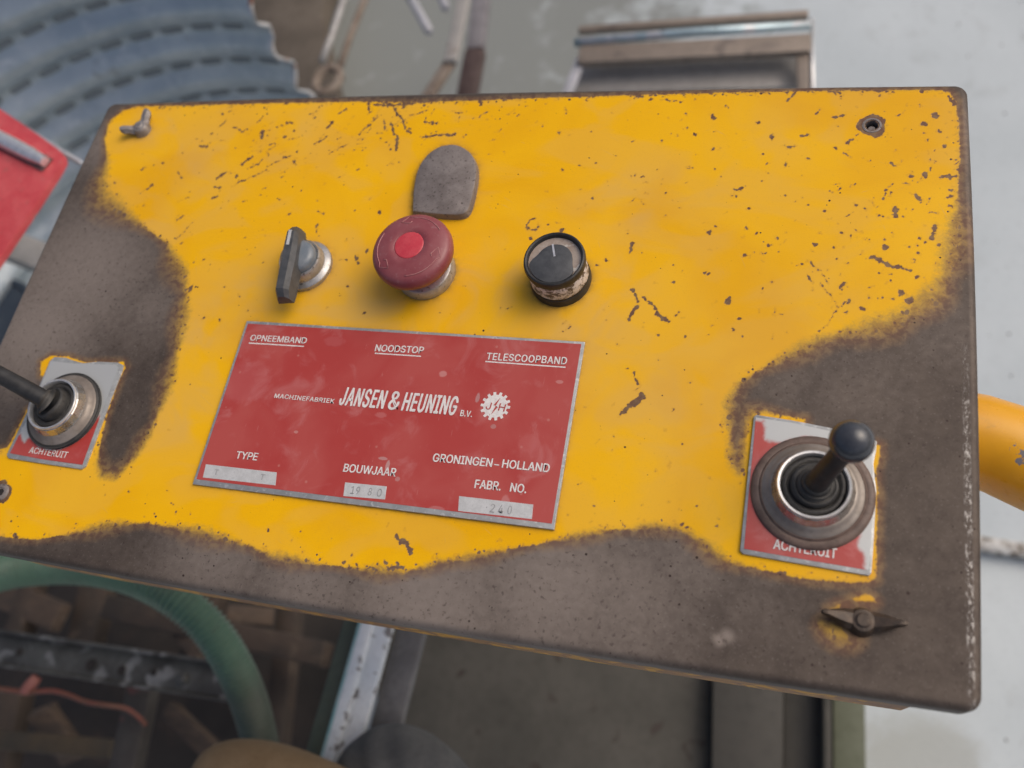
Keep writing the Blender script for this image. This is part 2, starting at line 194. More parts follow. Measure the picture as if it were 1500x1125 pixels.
def lid_material():
    k = NT('worn_yellow_enamel'); co = k.co
    wear, chip, soft, dust, md, grime = (k.attr(a) for a in ('wear', 'chip', 'soft', 'dust', 'mdust', 'grime'))
    nf = k.noise(900, 5, .65); nm = k.noise(260, 5, .6, .4); nl = k.noise(60, 4, .55)
    # big worn areas: signed distance in mm, frayed by noise, feathered where rubbed
    d = k.math('ADD', wear, k.math('MULTIPLY', k.math('SUBTRACT', nm, .5), k.math('MULTIPLY_ADD', soft, 1.3, 2.2)))
    d = k.math('ADD', d, k.math('MULTIPLY', k.math('SUBTRACT', nf, .5), k.math('MULTIPLY_ADD', soft, 0.9, 1.2)))
    wd = k.math('MULTIPLY_ADD', soft, .95, .22)
    big = k.ss(d, k.math('MULTIPLY', wd, -1.0), wd)
    # chips
    v2 = k.n('TexVoronoi', feature='F1'); k.t.links.new(co, v2.inputs['Vector']); v2.inputs['Scale'].default_value = 620
    e = k.math('ADD', chip, k.math('MULTIPLY', k.math('SUBTRACT', v2.outputs['Distance'], .42), .95))
    e = k.math('ADD', e, k.math('MULTIPLY', k.math('SUBTRACT', k.noise(1500, 3, .6), .5), .6))
    e = k.math('ADD', e, k.math('MULTIPLY', k.math('SUBTRACT', nm, .5), .6))
    chips = k.ss(e, -.12, .14)
    # specks of lost paint, more of them near worn rims
    vo = k.n('TexVoronoi', feature='F1'); k.t.links.new(co, vo.inputs['Vector']); vo.inputs['Scale'].default_value = 190
    sp = k.math('SUBTRACT', vo.outputs['Distance'], k.ss(k.noise(45, 2), .5, .75, .0, .085))
    sp = k.math('SUBTRACT', sp, k.math('MULTIPLY', k.ss(wear, 10, 0, 0, .13), k.ss(k.noise(80, 3), .42, .6)))
    sp = k.math('SUBTRACT', sp, k.math('MULTIPLY', k.ss(wear, 3.5, -.5, 0, .20), k.ss(k.noise(130, 3), .40, .6)))
    sp = k.math('ADD', sp, k.math('MULTIPLY', k.math('SUBTRACT', nf, .5), .16))
    specks = k.ss(sp, 0, .05)
    paint = k.math('MULTIPLY', k.math('MULTIPLY', big, chips), specks)
    # colour of the enamel
    ye = k.mix(k.ss(k.noise(11, 4, .55, .8), .36, .64), (.82, .435, .0012), (.75, .375, .001))
    ye = k.mix(k.ss(k.noise(14, 3, .5, .6), .42, .62, 0, .55), ye, (.84, .455, .002))
    ye = k.mix(k.math('MULTIPLY', k.ss(k.noise(1500, 2, .5), .55, .75), .22), ye, (.55, .28, .03))
    dn = k.math('MULTIPLY', dust, k.ss(k.noise(28, 3, .5, 1.2), .36, .58, .12, .9))
    dn = k.math('ADD', dn, k.ss(k.noise(19, 3, .45, 1.0, stretch=(1, 1.6, 1)), .48, .60, 0, .20))
    ye = k.mix(k.math('MULTIPLY', dn, .85, clamp=True), ye, (.58, .36, .12))
    ye = k.mix(k.math('MULTIPLY', grime, k.ss(nm, .3, .62, .25, .8)), ye, (.30, .17, .045))
    for rot_, sc_, lo_ in ((.55, 46, .705), (-.35, 60, .715), (1.2, 38, .72)):      # hairline scratches
        mp = k.n('Mapping'); mp.inputs['Rotation'].default_value = (0, 0, rot_); k.t.links.new(co, mp.inputs[0])
        s1 = k.noise(sc_, 3, .6, .15, vec=mp.outputs[0], stretch=(.9, 22, 1))
        ye = k.mix(k.ss(s1, lo_, lo_ + .02, 0, .42), ye, (.60, .37, .12))
    # dirty halo next to bare steel
    ye = k.mix(k.math('MULTIPLY', k.ss(d, k.math('MULTIPLY_ADD', soft, 1.2, 1.5), 0), k.ss(soft, .4, 3, .25, .75)), ye, (.42, .27, .05))
    ye = k.mix(k.ss(e, .9, .0, 0, .4), ye, (.50, .24, .03))
    # bare, browned steel
    st = k.mix(k.ss(nl, .35, .65), STEEL_D, (.088, .069, .056))
    st = k.mix(k.ss(k.math('ADD', md, k.math('MULTIPLY', k.math('SUBTRACT', nm, .5), .45)), 0, 1.0), st, (.25, .208, .178))
    st = k.mix(k.ss(nf, .56, .72, 0, .35), st, (.26, .23, .20))
    st = k.mix(k.ss(k.noise(500, 3, .6), .58, .7, 0, .55), st, (.05, .035, .03))
    st = k.mix(k.ss(d, k.math('MULTIPLY_ADD', soft, -2.2, -4.0), -.2, 0, .75), st, k.mix(k.ss(nm, .4, .6), (.17, .085, .05), (.25, .155, .075)))
    pit = k.ss(k.math('ADD', k.math('SUBTRACT', vo.outputs['Distance'], k.ss(k.noise(38, 2), .45, .7, .03, .10)), k.math('MULTIPLY', k.math('SUBTRACT', nf, .5), .15)), -.01, .05)
    st = k.mix(pit, (.035, .022, .018), st)
    # rubbed bright line along the folded edge on the right
    sx = k.n('SeparateXYZ'); k.t.links.new(co, sx.inputs[0])
    ex = k.math('MULTIPLY', k.ss(sx.outputs[0], .2425, .2438), k.ss(sx.outputs[0], .2463, .2450))
    ey = k.ss(sx.outputs[1], .02, -.03)
    br = k.math('MULTIPLY', k.math('MULTIPLY', ex, ey), k.math('MULTIPLY', k.ss(k.noise(800, 5, .8, stretch=(1.2, .4, 1)), .50, .60), k.ss(k.noise(40, 2), .35, .6, .08, .60)))
    colr = k.mix(paint, st, ye); colr = k.mix(br, colr, (.62, .60, .57))
    rough = k.lerp(paint, k.math('MULTIPLY_ADD', nf, .25, .40), k.math('MULTIPLY_ADD', dn, .22, .36))
    metal = k.math('MULTIPLY', k.math('SUBTRACT', 1.0, paint), k.math('ADD', .25, br, clamp=True))
    h = k.math('ADD', k.math('MULTIPLY', paint, .75), k.math('MULTIPLY', k.math('ADD', nf, k.math('MULTIPLY', k.noise(120, 3), 1.2)), k.math('MULTIPLY_ADD', paint, -.28, .33)))
    return k.out(colr, rough, metal, h, .00022, .55, spec=.2)
M_ = {}
M_['lid'] = lid_material()
M_['yellow'] = worn('yellow_enamel_dirty', (.72, .345, .006), (.55, .24, .012), 90, .45, 0, .0001, c3=(.10, .07, .055), s3=160, a3=(.64, .70))
M_['rim_rust'] = worn('rusty_yellow_side', (.42, .20, .05), (.25, .12, .06), 120, .6, 0, .0002, c3=(.62, .30, .02), s3=90, a3=(.5, .6))
M_['brown_steel'] = worn('browned_steel', (.155, .130, .118), (.22, .19, .175), 110, .55, .1, .00025, c3=(.05, .035, .03), s3=700)
M_['dark_steel'] = worn('dark_brown_steel', (.055, .040, .030), (.095, .066, .046), 220, .5, .3, .0003, c3=(.16, .13, .10), s3=600, a3=(.66, .74))
M_['grey_steel'] = worn('dusty_grey_steel', (.20, .18, .17), (.30, .28, .27), 250, .5, .4, .0002)
M_['zinc'] = worn('tarnished_nickel', (.36, .35, .34), (.46, .45, .44), 300, .42, .7, .00006, c3=(.2, .18, .16), s3=500, a3=(.6, .7))
M_['chrome'] = worn('dull_chrome', (.60, .58, .55), (.46, .44, .41), 120, .24, .9, .00003, c3=(.30, .25, .20), s3=260, a3=(.56, .68))
M_['dirty_nickel'] = worn('dirty_nickel_flange', (.20, .165, .135), (.27, .235, .205), 60, .45, .35, .00008)
M_['rim_bright'] = worn('bright_rim', (.86, .85, .83), (.70, .68, .66), 260, .34, .75, .00003)
M_['silver'] = worn('bare_aluminium_plate', (.40, .41, .405), (.32, .325, .32), 160, .42, .35, .00004, c3=(.50, .50, .49), s3=420, a3=(.58, .68))
M_['rubber'] = worn('black_rubber', (.022, .021, .020), (.045, .042, .038), 220, .6, 0, .0002, rvar=.08)
M_['gasket'] = worn('brown_dirty_rubber', (.095, .062, .048), (.15, .10, .078), 150, .55, 0, .0002)
M_['black'] = worn('black_plastic', (.020, .020, .021), (.035, .035, .035), 200, .48, 0, .00008, spec=.35)
M_['grey_black'] = worn('faded_black_plastic', (.05, .052, .055), (.075, .077, .08), 220, .42, 0, .00008)
M_['slate'] = worn('blue_grey_plastic', (.13, .155, .18), (.17, .19, .21), 220, .32, 0, .00005)
M_['hole'] = worn('dark_recess', (.015, .012, .010), (.025, .02, .018), 300, .8)
M_['white_print'] = worn('white_print', (.72, .69, .66), (.60, .55, .53), 500, .5, 0, .00002, lo=.4, hi=.7, c3=(.52, .30, .28), s3=900, a3=(.66, .74))
M_['grey_print'] = worn('stamped_grey', (.22, .22, .22), (.34, .34, .34), 600, .5, 0, .00002)
M_['field'] = worn('bare_value_field', (.50, .50, .49), (.58, .58, .57), 260, .45, .15, .00002)
def red_material(name, fade, marks=()):
    k = NT(name); nl = k.noise(30, 3, .5, .6); nf = k.noise(700, 4, .6)
    c = k.mix(k.ss(nl, .35, .65), (.385, .044, .036), (.415, .070, .058))
    c = k.mix(k.ss(k.noise(55, 5, .6, .8), .52, .72, 0, .4), c, (.52, .20, .19))
    # fine scratches and dried drops
    sc1 = k.noise(70, 4, .7, .2, stretch=(14, 1.2, 1)); c = k.mix(k.ss(sc1, .66, .72, 0, .30), c, (.62, .35, .33))
    vo = k.n('TexVoronoi', feature='F1'); k.t.links.new(k.co, vo.inputs['Vector']); vo.inputs['Scale'].default_value = 75
    c = k.mix(k.ss(vo.outputs['Distance'], .07, .03, 0, .25), c, (.60, .36, .30))
    for (x, y, rx, ry, cc_, am) in marks:
        sx = k.n('SeparateXYZ'); k.t.links.new(k.co, sx.inputs[0])
        u = k.math('DIVIDE', k.math('SUBTRACT', sx.outputs[0], x), rx); v = k.math('DIVIDE', k.math('SUBTRACT', sx.outputs[1], y), ry)
        q = k.math('ADD', k.math('ADD', k.math('MULTIPLY', u, u), k.math('MULTIPLY', v, v)), k.math('MULTIPLY', k.math('SUBTRACT', k.noise(420, 4, .6), .5), 1.6))
        c = k.mix(k.ss(q, 1.2, .5, 0, am), c, cc_)
    if fade:
        a = k.attr('fade'); a = k.ss(k.math('ADD', a, k.math('MULTIPLY', k.math('SUBTRACT', k.noise(260, 4, .6), .5), 3.5)), -1.0, 1.2)
        c = k.mix(a, (.47, .48, .47), c)
        return k.out(c, k.lerp(a, .42, .38), k.math('MULTIPLY', k.math('SUBTRACT', 1.0, a), .3), nf, .00004, .3)
    return k.out(c, k.math('MULTIPLY_ADD', nf, .2, .30), 0.0, nf, .00004, .3)
mk = []
for p, rx, ry, cc_, am in (((0.0190, -0.0287, 0.0010), .0022, .0018, (.62, .36, .33), .7), ((0.0025, -0.0768, 0.0010), .0010, .0028, (.50, .42, .40), .8), ((-0.0007, -0.0734, 0.0010), .0024, .0009, (.50, .40, .38), .7), ((0.0090, -0.0823, 0.0010), .0012, .0012, (.50, .36, .34), .6),
        ((0.0387, -0.0394, 0.0010), .0010, .0026, (.45, .33, .32), .8), ((0.0490, -0.0527, 0.0010), .0014, .0012, (.42, .30, .28), .7), ((0.0611, -0.0868, 0.0010), .0020, .0030, (.56, .30, .28), .6), ((-0.0486, -0.0649, 0.0010), .0012, .0008, (.6, .4, .36), .6), ((-0.0845, -0.0414, 0.0010), .0150, .0120, (.52, .17, .17), .7), ((-0.0422, -0.0154, 0.0010), .0060, .0030, (.50, .17, .17), .7), ((0.0670, -0.0592, 0.0010), .0050, .0050, (.52, .17, .16), .6), ((-0.0072, -0.0522, 0.0010), .0030, .0016, (.56, .24, .23), .5), ((0.0760, -0.0283, 0.0010), .002, .001, (.6, .35, .32), .6), ((0.0306, -0.0936, 0.0010), .0040, .0012, (.55, .26, .25), .6)):
    mk.append((p[0], p[1], rx, ry, cc_, am * (.28 if rx > .004 else .6)))
M_['red_plate'] = red_material('red_anodised_print', False, mk); M_['red_fade'] = red_material('red_print_rubbed', True)
# ------------------------------------------------------------------ floor and ground
def concrete(name, base, dark, stain, amt, blobs=None):
    k = NT(name); n1 = k.noise(2.2, 6, .6, .4); n2 = k.noise(14, 6, .65, .3); n3 = k.noise(120, 4, .6)
    c = k.mix(k.ss(n1, .35, .68), base, dark); c = k.mix(k.ss(n2, .52, .78, 0, amt), c, stain)
    c = k.mix(k.ss(n3, .55, .75, 0, .28), c, tuple(x * .6 for x in base))
    c = k.mix(k.ss(k.noise(26, 4, .6), .66, .76, 0, .3), c, (.22, .22, .21))
    if blobs:
        sx = k.n('SeparateXYZ'); k.t.links.new(k.co, sx.inputs[0])
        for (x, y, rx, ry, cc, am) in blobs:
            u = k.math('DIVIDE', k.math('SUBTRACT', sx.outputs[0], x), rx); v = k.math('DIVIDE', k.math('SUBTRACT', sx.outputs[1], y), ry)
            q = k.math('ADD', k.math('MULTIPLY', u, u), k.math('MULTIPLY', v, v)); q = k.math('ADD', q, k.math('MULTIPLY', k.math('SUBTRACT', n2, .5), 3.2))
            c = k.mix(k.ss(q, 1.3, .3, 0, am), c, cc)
    return k.out(c, .8, 0.0, k.math('ADD', n2, k.math('MULTIPLY', n3, .4)), .003, .35)
ZF = -.95
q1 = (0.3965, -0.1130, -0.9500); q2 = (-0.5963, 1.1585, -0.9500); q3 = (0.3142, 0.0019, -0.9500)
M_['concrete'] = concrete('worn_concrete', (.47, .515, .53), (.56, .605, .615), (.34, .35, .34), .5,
    [(q2[0], q2[1], .46, .50, (.205, .215, .20), .92), (q1[0], q1[1], .085, .05, (.30, .295, .25), .5)])  # first blob paints shade on the far floor; second is a stain
def ground(name, x0, x1, y0, y1, z, m, n=40, amp=.0):
    V = []; F = []
    for j in range(n + 1):
        for i in range(n + 1):
            V.append((x0 + (x1 - x0) * i / n, y0 + (y1 - y0) * j / n, z + (rng.random() - .5) * amp))
    for j in range(n):
        for i in range(n):
            a = j * (n + 1) + i; F.append((a, a + 1, a + n + 2, a + n + 1))
    return make(name, V, F, m, None, True, kind='structure')
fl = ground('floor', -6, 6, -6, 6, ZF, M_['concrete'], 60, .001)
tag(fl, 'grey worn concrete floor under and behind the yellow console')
# ------------------------------------------------------------------ console
con = thing('control_console', (0, 0, 0), 'worn yellow steel control box with red name plate, joysticks and buttons', 'control box')
W, D, RB, RC = .4960, .2842, .0032, .006
def sdf_seg(px, py, ax, ay, bx, by):
    dx, dy = bx - ax, by - ay; t = np.clip(((px - ax) * dx + (py - ay) * dy) / (dx * dx + dy * dy + 1e-9), 0, 1)
    return np.hypot(px - ax - t * dx, py - ay - t * dy)
def sdf_poly(px, py, P):
    d = np.full(px.shape, 1e9); ins = np.zeros(px.shape, bool)
    for (ax, ay), (bx, by) in zip(P, P[1:] + P[:1]):
        d = np.minimum(d, sdf_seg(px, py, ax, ay, bx, by))
        c = ((ay > py) != (by > py)) & (px < (bx - ax) * (py - ay) / ((by - ay) if by != ay else 1e-9) + ax); ins ^= c
    return np.where(ins, d, -d)
def set_attr(me, name, arr):
    a = me.attributes.new(name, 'FLOAT', 'POINT'); a.data.foreach_set('value', np.ascontiguousarray(arr, dtype=np.float32))
lc_ = (-0.2052, -0.1128, 0.0000)
COVER = [(-0.0189, 0.0618, 0.0000), (-0.0216, 0.0744, 0.0000), (-0.0228, 0.0864, 0.0000), (-0.0217, 0.0950, 0.0000), (-0.0181, 0.1019, 0.0000), (-0.0123, 0.1065, 0.0000), (-0.0054, 0.1074, 0.0000), (0.0014, 0.1050, 0.0000), (0.0075, 0.1000, 0.0000), (0.0116, 0.0933, 0.0000), (0.0135, 0.0841, 0.0000), (0.0140, 0.0745, 0.0000), (0.0138, 0.0660, 0.0000), (0.0122, 0.0613, 0.0000), (0.0076, 0.0599, 0.0000), (-0.0046, 0.0600, 0.0000)]
def build_lid():
    st = .00052; hx, hy = W / 2, D / 2
    edge = [RB * (1 - math.cos(math.radians(a))) for a in (90, 72, 54, 36, 18)][::-1]
    edge = [RB * (1 - math.sin(math.radians(a))) for a in (90, 70, 50, 30, 15, 0)]
    def axis(h):
        inn = np.arange(-h + RB + st, h - RB - st / 2, st)
        e = np.array(edge); return np.concatenate([-h + e, inn, (h - e)[::-1]])
    xs, ys = axis(hx), axis(hy); nx, ny = len(xs), len(ys)
    X, Y = np.meshgrid(xs, ys)
    # rounded plan corners
    ax, ay = np.abs(X), np.abs(Y); cx, cy = hx - RC, hy - RC
    u = np.clip((ax - cx) / RC, 0, 1); v = np.clip((ay - cy) / RC, 0, 1); both = (u > 0) & (v > 0)
    un = np.where(both, u * np.sqrt(1 - v * v / 2), u); vn = np.where(both, v * np.sqrt(1 - u * u / 2), v)
    X = np.where(ax > cx, np.sign(X) * (cx + RC * un), X); Y = np.where(ay > cy, np.sign(Y) * (cy + RC * vn), Y)
    ax, ay = np.abs(X), np.abs(Y)
    dd = np.where((ax > cx) & (ay > cy), RC - np.hypot(ax - cx, ay - cy), np.minimum(hx - ax, hy - ay)); dd = np.clip(dd, 0, None)
    # the folded edges bow out a little, as on the real lid
    bow = lambda q, h: .0024 * np.clip(1 - (q / h) ** 2, 0, 1)
    sm = lambda q: np.clip(q, 0, 1) ** 2 * (3 - 2 * np.clip(q, 0, 1))
    Y = Y + np.sign(Y) * bow(X - .02, hx) * sm((np.abs(Y) - hy + .03) / .028); X = X + np.sign(X) * .6 * bow(Y, hy) * sm((np.abs(X) - hx + .03) / .028)
    Z = -RB + np.sqrt(np.clip(RB ** 2 - np.clip(RB - dd, 0, None) ** 2, 0, None))
    # the sheet is no longer dead flat: shallow dents
    for (mx, my, r, a) in ((-.12, .09, .05, .0005), (.1, .1, .07, -.0004), (.13, -.1, .05, -.0005), (-.18, -.02, .05, .0005), (.02, -.125, .06, -.0006), (.22, .05, .04, .0004)):
        Z += a * np.exp(-((X - mx) ** 2 + (Y - my) ** 2) / r ** 2)
    N = nx * ny; px, py = X.ravel() * 1000, Y.ravel() * 1000
    wear = np.full(N, -1e9)
    for P in PAINT: wear = np.maximum(wear, sdf_poly(px, py, list(P)))
    chip = np.full(N, 20.0)
    wx = np.zeros(N); wy = np.zeros(N)
    for f_, a_ in ((.45, .34), (1.0, .20), (1.9, .12), (3.1, .07)):
        for q_ in range(3):
            an = rng.random() * 6.28; ph = rng.random() * 6.28; kk = f_ * (px * math.cos(an) + py * math.sin(an)) + ph
            wx += a_ * .7 * np.sin(kk); wy += a_ * .7 * np.sin(kk * 1.13 + 2.1 + ph)
    gx, gy = px + wx, py + wy
    extra = []
    for (cx_, cy_, sx_, sy_, n_, an_, l_) in ((-100, 108, 60, 24, 90, .6, 8), (-20, 122, 70, 14, 80, .9, 7), (205, 60, 30, 50, 80, 1.3, 3), (120, 90, 90, 45, 60, .2, 3), (-140, 80, 50, 50, 60, .7, 4), (90, 0, 80, 60, 50, .5, 3), (225, 90, 12, 40, 40, 1.5, 4), (30, -90, 160, 22, 40, .6, 3)):
        for _ in range(n_):
            x_, y_ = cx_ + sx_ * rng.normal() * .6, cy_ + sy_ * rng.normal() * .6; l = l_ * rng.random() ** 3 * 10; a_ = an_ + rng.normal() * .5
            extra.append((x_ * 10, y_ * 10, x_ * 10 + l * math.cos(a_), y_ * 10 + l * math.sin(a_), 1.2 + 2.6 * rng.random() ** 2.5))
    for y_ in (139.5,):
        for _ in range(70):
            x_ = rng.uniform(-235, 235); l = rng.uniform(3, 28); extra.append((x_ * 10, y_ * 10 + rng.uniform(-6, 10), x_ * 10 + l * 1.2, y_ * 10 - l * rng.random() * .5, rng.uniform(3, 8)))
    for _ in range(16):
        x_ = rng.uniform(-70, -20); l = rng.uniform(10, 50); a_ = rng.choice([-1.0, -2.1, -1.5]) + rng.normal() * .2; extra.append((x_ * 10, 1385, x_ * 10 + l * math.cos(a_), 1385 + l * math.sin(a_), rng.uniform(3, 9)))
    P0 = PAINT[0]                                   # flakes lost along the rim of the enamel
    for (x0, y0), (x1, y1) in zip(P0, P0[1:] + P0[:1]):
        L_ = math.hypot(x1 - x0, y1 - y0)
        for _ in range(int(L_ * .75)):
            f_ = rng.random(); o1, o2 = rng.normal() * 1.6, rng.normal() * 1.6; l = rng.random() ** 2 * 1.6; a_ = rng.random() * 6.28
            x_, y_ = x0 + (x1 - x0) * f_ + o1, y0 + (y1 - y0) * f_ + o2
            extra.append((x_ * 10, y_ * 10, (x_ + l * math.cos(a_)) * 10, (y_ + l * math.sin(a_)) * 10, 1.2 + 4.2 * rng.random() ** 2))
    for (a, b, c, d, hw) in list(CHIPS) + extra:
        a, b, c, d, hw = a / 10, b / 10, c / 10, d / 10, hw / 10
        sel = (px > min(a, c) - 4) & (px < max(a, c) + 4) & (py > min(b, d) - 4) & (py < max(b, d) + 4)
        L_ = math.hypot(c - a, d - b) + .01; tt = ((px[sel] - a) * (c - a) + (py[sel] - b) * (d - b)) / L_; ph = (a * 7.3 + b * 3.1) % 6.28
        chip[sel] = np.minimum(chip[sel], sdf_seg(gx[sel], gy[sel], a, b, c, d) - hw * .86 * (1.0 + .25 * np.sin(tt * 1.6 + ph) + .12 * np.sin(tt * 4.1 + ph * 2)))
    for (x, y, r_) in ((205.8, 117.9, 6.6), (lc_[0] * 1000, lc_[1] * 1000, 6.4), (-211.5, 119.3, 4.6), (207.2, -116.6, 8.5)):
        chip = np.minimum(chip, np.hypot(gx - x, gy - y) - r_ * (1 + .07 * np.sin(3 * np.arctan2(py - y, px - x) + x)))
    soft = np.full(N, .25); dust = np.zeros(N); md = np.full(N, .12)
    for (x, y, r, a) in SOFT: soft = np.maximum(soft, a * np.exp(-((px - x) ** 2 + (py - y) ** 2) / (r * .75) ** 2))
    for (x, y, r, a) in DUST: dust = np.maximum(dust, a * np.exp(-((px - x) ** 2 + (py - y) ** 2) / r ** 2))
    for (x, y, r, a) in MDUST: md = np.maximum(md, a * np.exp(-((px - x) ** 2 + (py - y) ** 2) / r ** 2))
    # packed dirt where fittings meet the lid
    grime = np.zeros(N)
    for (x, y, r_) in ((-71.2, 27.2, 14.8), (-2.2, 26.2, 15.4), (67.8, 25.8, 15.0), (187, -68, 24), (-184.8, -66.5, 21), (-211.8, 118.8, 5), (207, -116.6, 5)):
        grime = np.maximum(grime, np.exp(-np.clip(np.hypot(px - x, py - y) - r_, 0, None) / 1.6))
    for (x0, x1, y0, y1) in ((-95.4, 84.6, -96.4, -7.1),):
        q1_, q2_ = np.maximum(x0 - px, px - x1), np.maximum(y0 - py, py - y1)
        grime = np.maximum(grime, .8 * np.exp(-np.hypot(np.clip(q1_, 0, None), np.clip(q2_, 0, None)) / .9))
    cov = sdf_poly(px, py, [(p_[0] * 1000, p_[1] * 1000) for p_ in COVER]); grime = np.maximum(grime, np.exp(-np.clip(-cov, 0, None) / 1.5))
    # skirt
    ring = [j for j in range(nx)] + [i * nx + nx - 1 for i in range(1, ny)] + [(ny - 1) * nx + j for j in range(nx - 2, -1, -1)] + [i * nx for i in range(ny - 2, 0, -1)]
    ring = np.array(ring); V = np.stack([X.ravel(), Y.ravel(), Z.ravel()], 1)
    k = len(ring); s1 = V[ring].copy(); s1[:, 2] = -.013
    s2 = s1.copy(); s2[:, :2] *= np.array([(hx - .0022) / hx, (hy - .0022) / hy])
    s3 = s2.copy(); s3[:, 2] = -.005
    V = np.concatenate([V, s1, s2, s3])
    hole = np.hypot(X - .2058, Y - .1179).ravel() < .0032
    idx = np.arange(N).reshape(ny, nx)
    Q = np.stack([idx[:-1, :-1], idx[:-1, 1:], idx[1:, 1:], idx[1:, :-1]], -1).reshape(-1, 4)
    Q = Q[~hole[Q].all(1)]
    rn = np.roll(np.arange(k), -1); R_ = []
    pr = ring
    for b in range(3):
        cur = N + b * k + np.arange(k); R_.append(np.stack([pr, cur, cur[rn], pr[rn]], 1)); pr = cur
    Q = np.concatenate([Q] + R_)
    me = bpy.data.meshes.new('lid'); me.vertices.add(len(V)); me.vertices.foreach_set('co', V.ravel())
    me.loops.add(len(Q) * 4); me.loops.foreach_set('vertex_index', Q.ravel().astype(np.int32))
    me.polygons.add(len(Q)); me.polygons.foreach_set('loop_start', np.arange(len(Q), dtype=np.int32) * 4)
    me.update(calc_edges=True); me.validate()
    me.polygons.foreach_set('use_smooth', np.ones(len(me.polygons), bool))
    ext = lambda a: np.concatenate([a] + [a[ring]] * 3)
    for nm, a in (('wear', wear), ('chip', chip), ('soft', soft), ('dust', dust), ('mdust', md), ('grime', grime)): set_attr(me, nm, ext(a))
    me.materials.append(M_['lid']); me.set_sharp_from_angle(angle=math.radians(50))
    o = bpy.data.objects.new('lid', me); link(o, con)
    return tag(o, 'yellow painted lid chipped and rubbed down to brown steel')
lid = build_lid()
# body of the box below the lid
b = MB(); IN = .0041; P = []
for s_ in (1, -1):
    for i in range(25):
        x_ = s_ * (-(W / 2 - .014) + (W - .028) * i / 24); P.append((x_, -s_ * (D / 2 - IN + .0021 * (1 - ((x_ - .02) / (W / 2)) ** 2))))
b.prism(P, -.080, -.006, .001)
b.obj('body', M_['rim_rust'], con, auto=40)

try:                                     # Blender's own interface font, a plain grotesque; the built-in one if it is missing
    import os
    FONT = bpy.data.fonts.load(os.path.join(bpy.utils.system_resource('DATAFILES', path='fonts'), 'Inter.woff2'))
except Exception:
    FONT = None
def text(body, a, bb, cap, m, parent, name='lettering', shear=0.0, bold=0.0, th=.00005, space=1.0):
    """one line of capitals from baseline point a to baseline point bb, cap height in mm"""
    cu = bpy.data.curves.new('t', 'FONT'); cu.body = body; cu.font = FONT or cu.font; cu.size = 1;  cu.space_character = space
    cu.resolution_u = 3
    to = bpy.data.objects.new('t', cu); col.objects.link(to); dg = bpy.context.evaluated_depsgraph_get(); dg.update()
    me = bpy.data.meshes.new_from_object(to.evaluated_get(dg)); n = len(me.vertices)
    co = np.empty(n * 3); me.vertices.foreach_get('co', co); co = co.reshape(-1, 3)
    faces = [tuple(p.vertices) for p in me.polygons]
    bpy.data.objects.remove(to); bpy.data.curves.remove(cu); bpy.data.meshes.remove(me)
    x0, x1 = co[:, 0].min(), co[:, 0].max(); y0, y1 = co[:, 1].min(), co[:, 1].max()
    a, bb = Vector(a), Vector(bb); L = (bb - a); wd = L.length; u = L.normalized(); v = Vector((-u.y, u.x, 0)); cap = cap / 1000
    sy = cap / (y1 - y0); sx = (wd - shear * cap) / (x1 - x0)
    V = [a + u * ((p[0] - x0) * sx + shear * (p[1] - y0) * sy) + v * ((p[1] - y0) * sy) for p in co]
    mb = MB(); F = [f for f in faces]; d_ = bold * 1.15 * cap         # heavier strokes: the outline struck several times, a hair apart
    for i, (ox, oy) in enumerate(((0, 0), (1, 0), (-1, 0), (.6, .55), (-.6, .55), (.6, -.55), (-.6, -.55), (0, .6), (0, -.6)) if bold else ((0, 0),)):
        mb.add([q + u * (ox * d_) + v * (oy * d_) + Vector((0, 0, th + i * 8e-6)) for q in V], F)
    return mb.obj(name, m, parent)
# ------------------------------------------------------------------ name plate
PXL, PXR, PYT, PYB = -.0954, .0846, -.0071, -.0964
mb = MB(); mb.prism([(PXL, PYB), (PXR, PYB), (PXR, PYT), (PXL, PYT)], .0000, .0012, .0002)
plate = mb.obj('name_plate', M_['silver'], con, auto=30, label='large red name plate with white lettering and silver border')
mb = MB(); o_ = .0013
mb.prism([(PXL + o_, PYB + .0026), (PXR - o_, PYB + .0024), (PXR - .0015, PYT - o_), (PXL + o_, PYT - .0016)], .0011, .00128)
mb.obj('red_field', M_['red_plate'], plate)
TZ = .00132
WP = M_['white_print']
def z(p): return (p[0], p[1], .00135)
text('OPNEEMBAND', z((-0.0897, -0.0184, 0.0013)), z((-0.0574, -0.0179, 0.0013)), 3.4, WP, plate, bold=.024)
text('NOODSTOP', z((-0.0189, -0.0194, 0.0013)), z((0.0065, -0.0189, 0.0013)), 3.6, WP, plate, bold=.03)
text('TELESCOOPBAND', z((0.0390, -0.0198, 0.0013)), z((0.0777, -0.0194, 0.0013)), 3.7, WP, plate, bold=.028, space=1.06)
text('MACHINEFABRIEK', z((-0.0658, -0.0485, 0.0013)), z((-0.0330, -0.0486, 0.0013)), 2.3, WP, plate, bold=.028, space=1.06)
text('JANSEN', z((-0.0303, -0.0491, 0.0013)), z((-0.0065, -0.0491, 0.0013)), 9.4, WP, plate, shear=.06, bold=.026, space=1.10)
text('&', z((-0.0047, -0.0491, 0.0013)), z((0.0013, -0.0491, 0.0013)), 9.4, WP, plate, shear=.05, bold=.02)
text('HEUNING', z((0.0026, -0.0491, 0.0013)), z((0.0298, -0.0491, 0.0013)), 9.4, WP, plate, shear=.06, bold=.026, space=1.10)
text('B.V.', z((0.0321, -0.0492, 0.0013)), z((0.0378, -0.0492, 0.0013)), 3.0, WP, plate, bold=.028, space=1.06)
text('TYPE', z((-0.0765, -0.0813, 0.0013)), z((-0.0649, -0.0811, 0.0013)), 3.6, WP, plate, bold=.03)
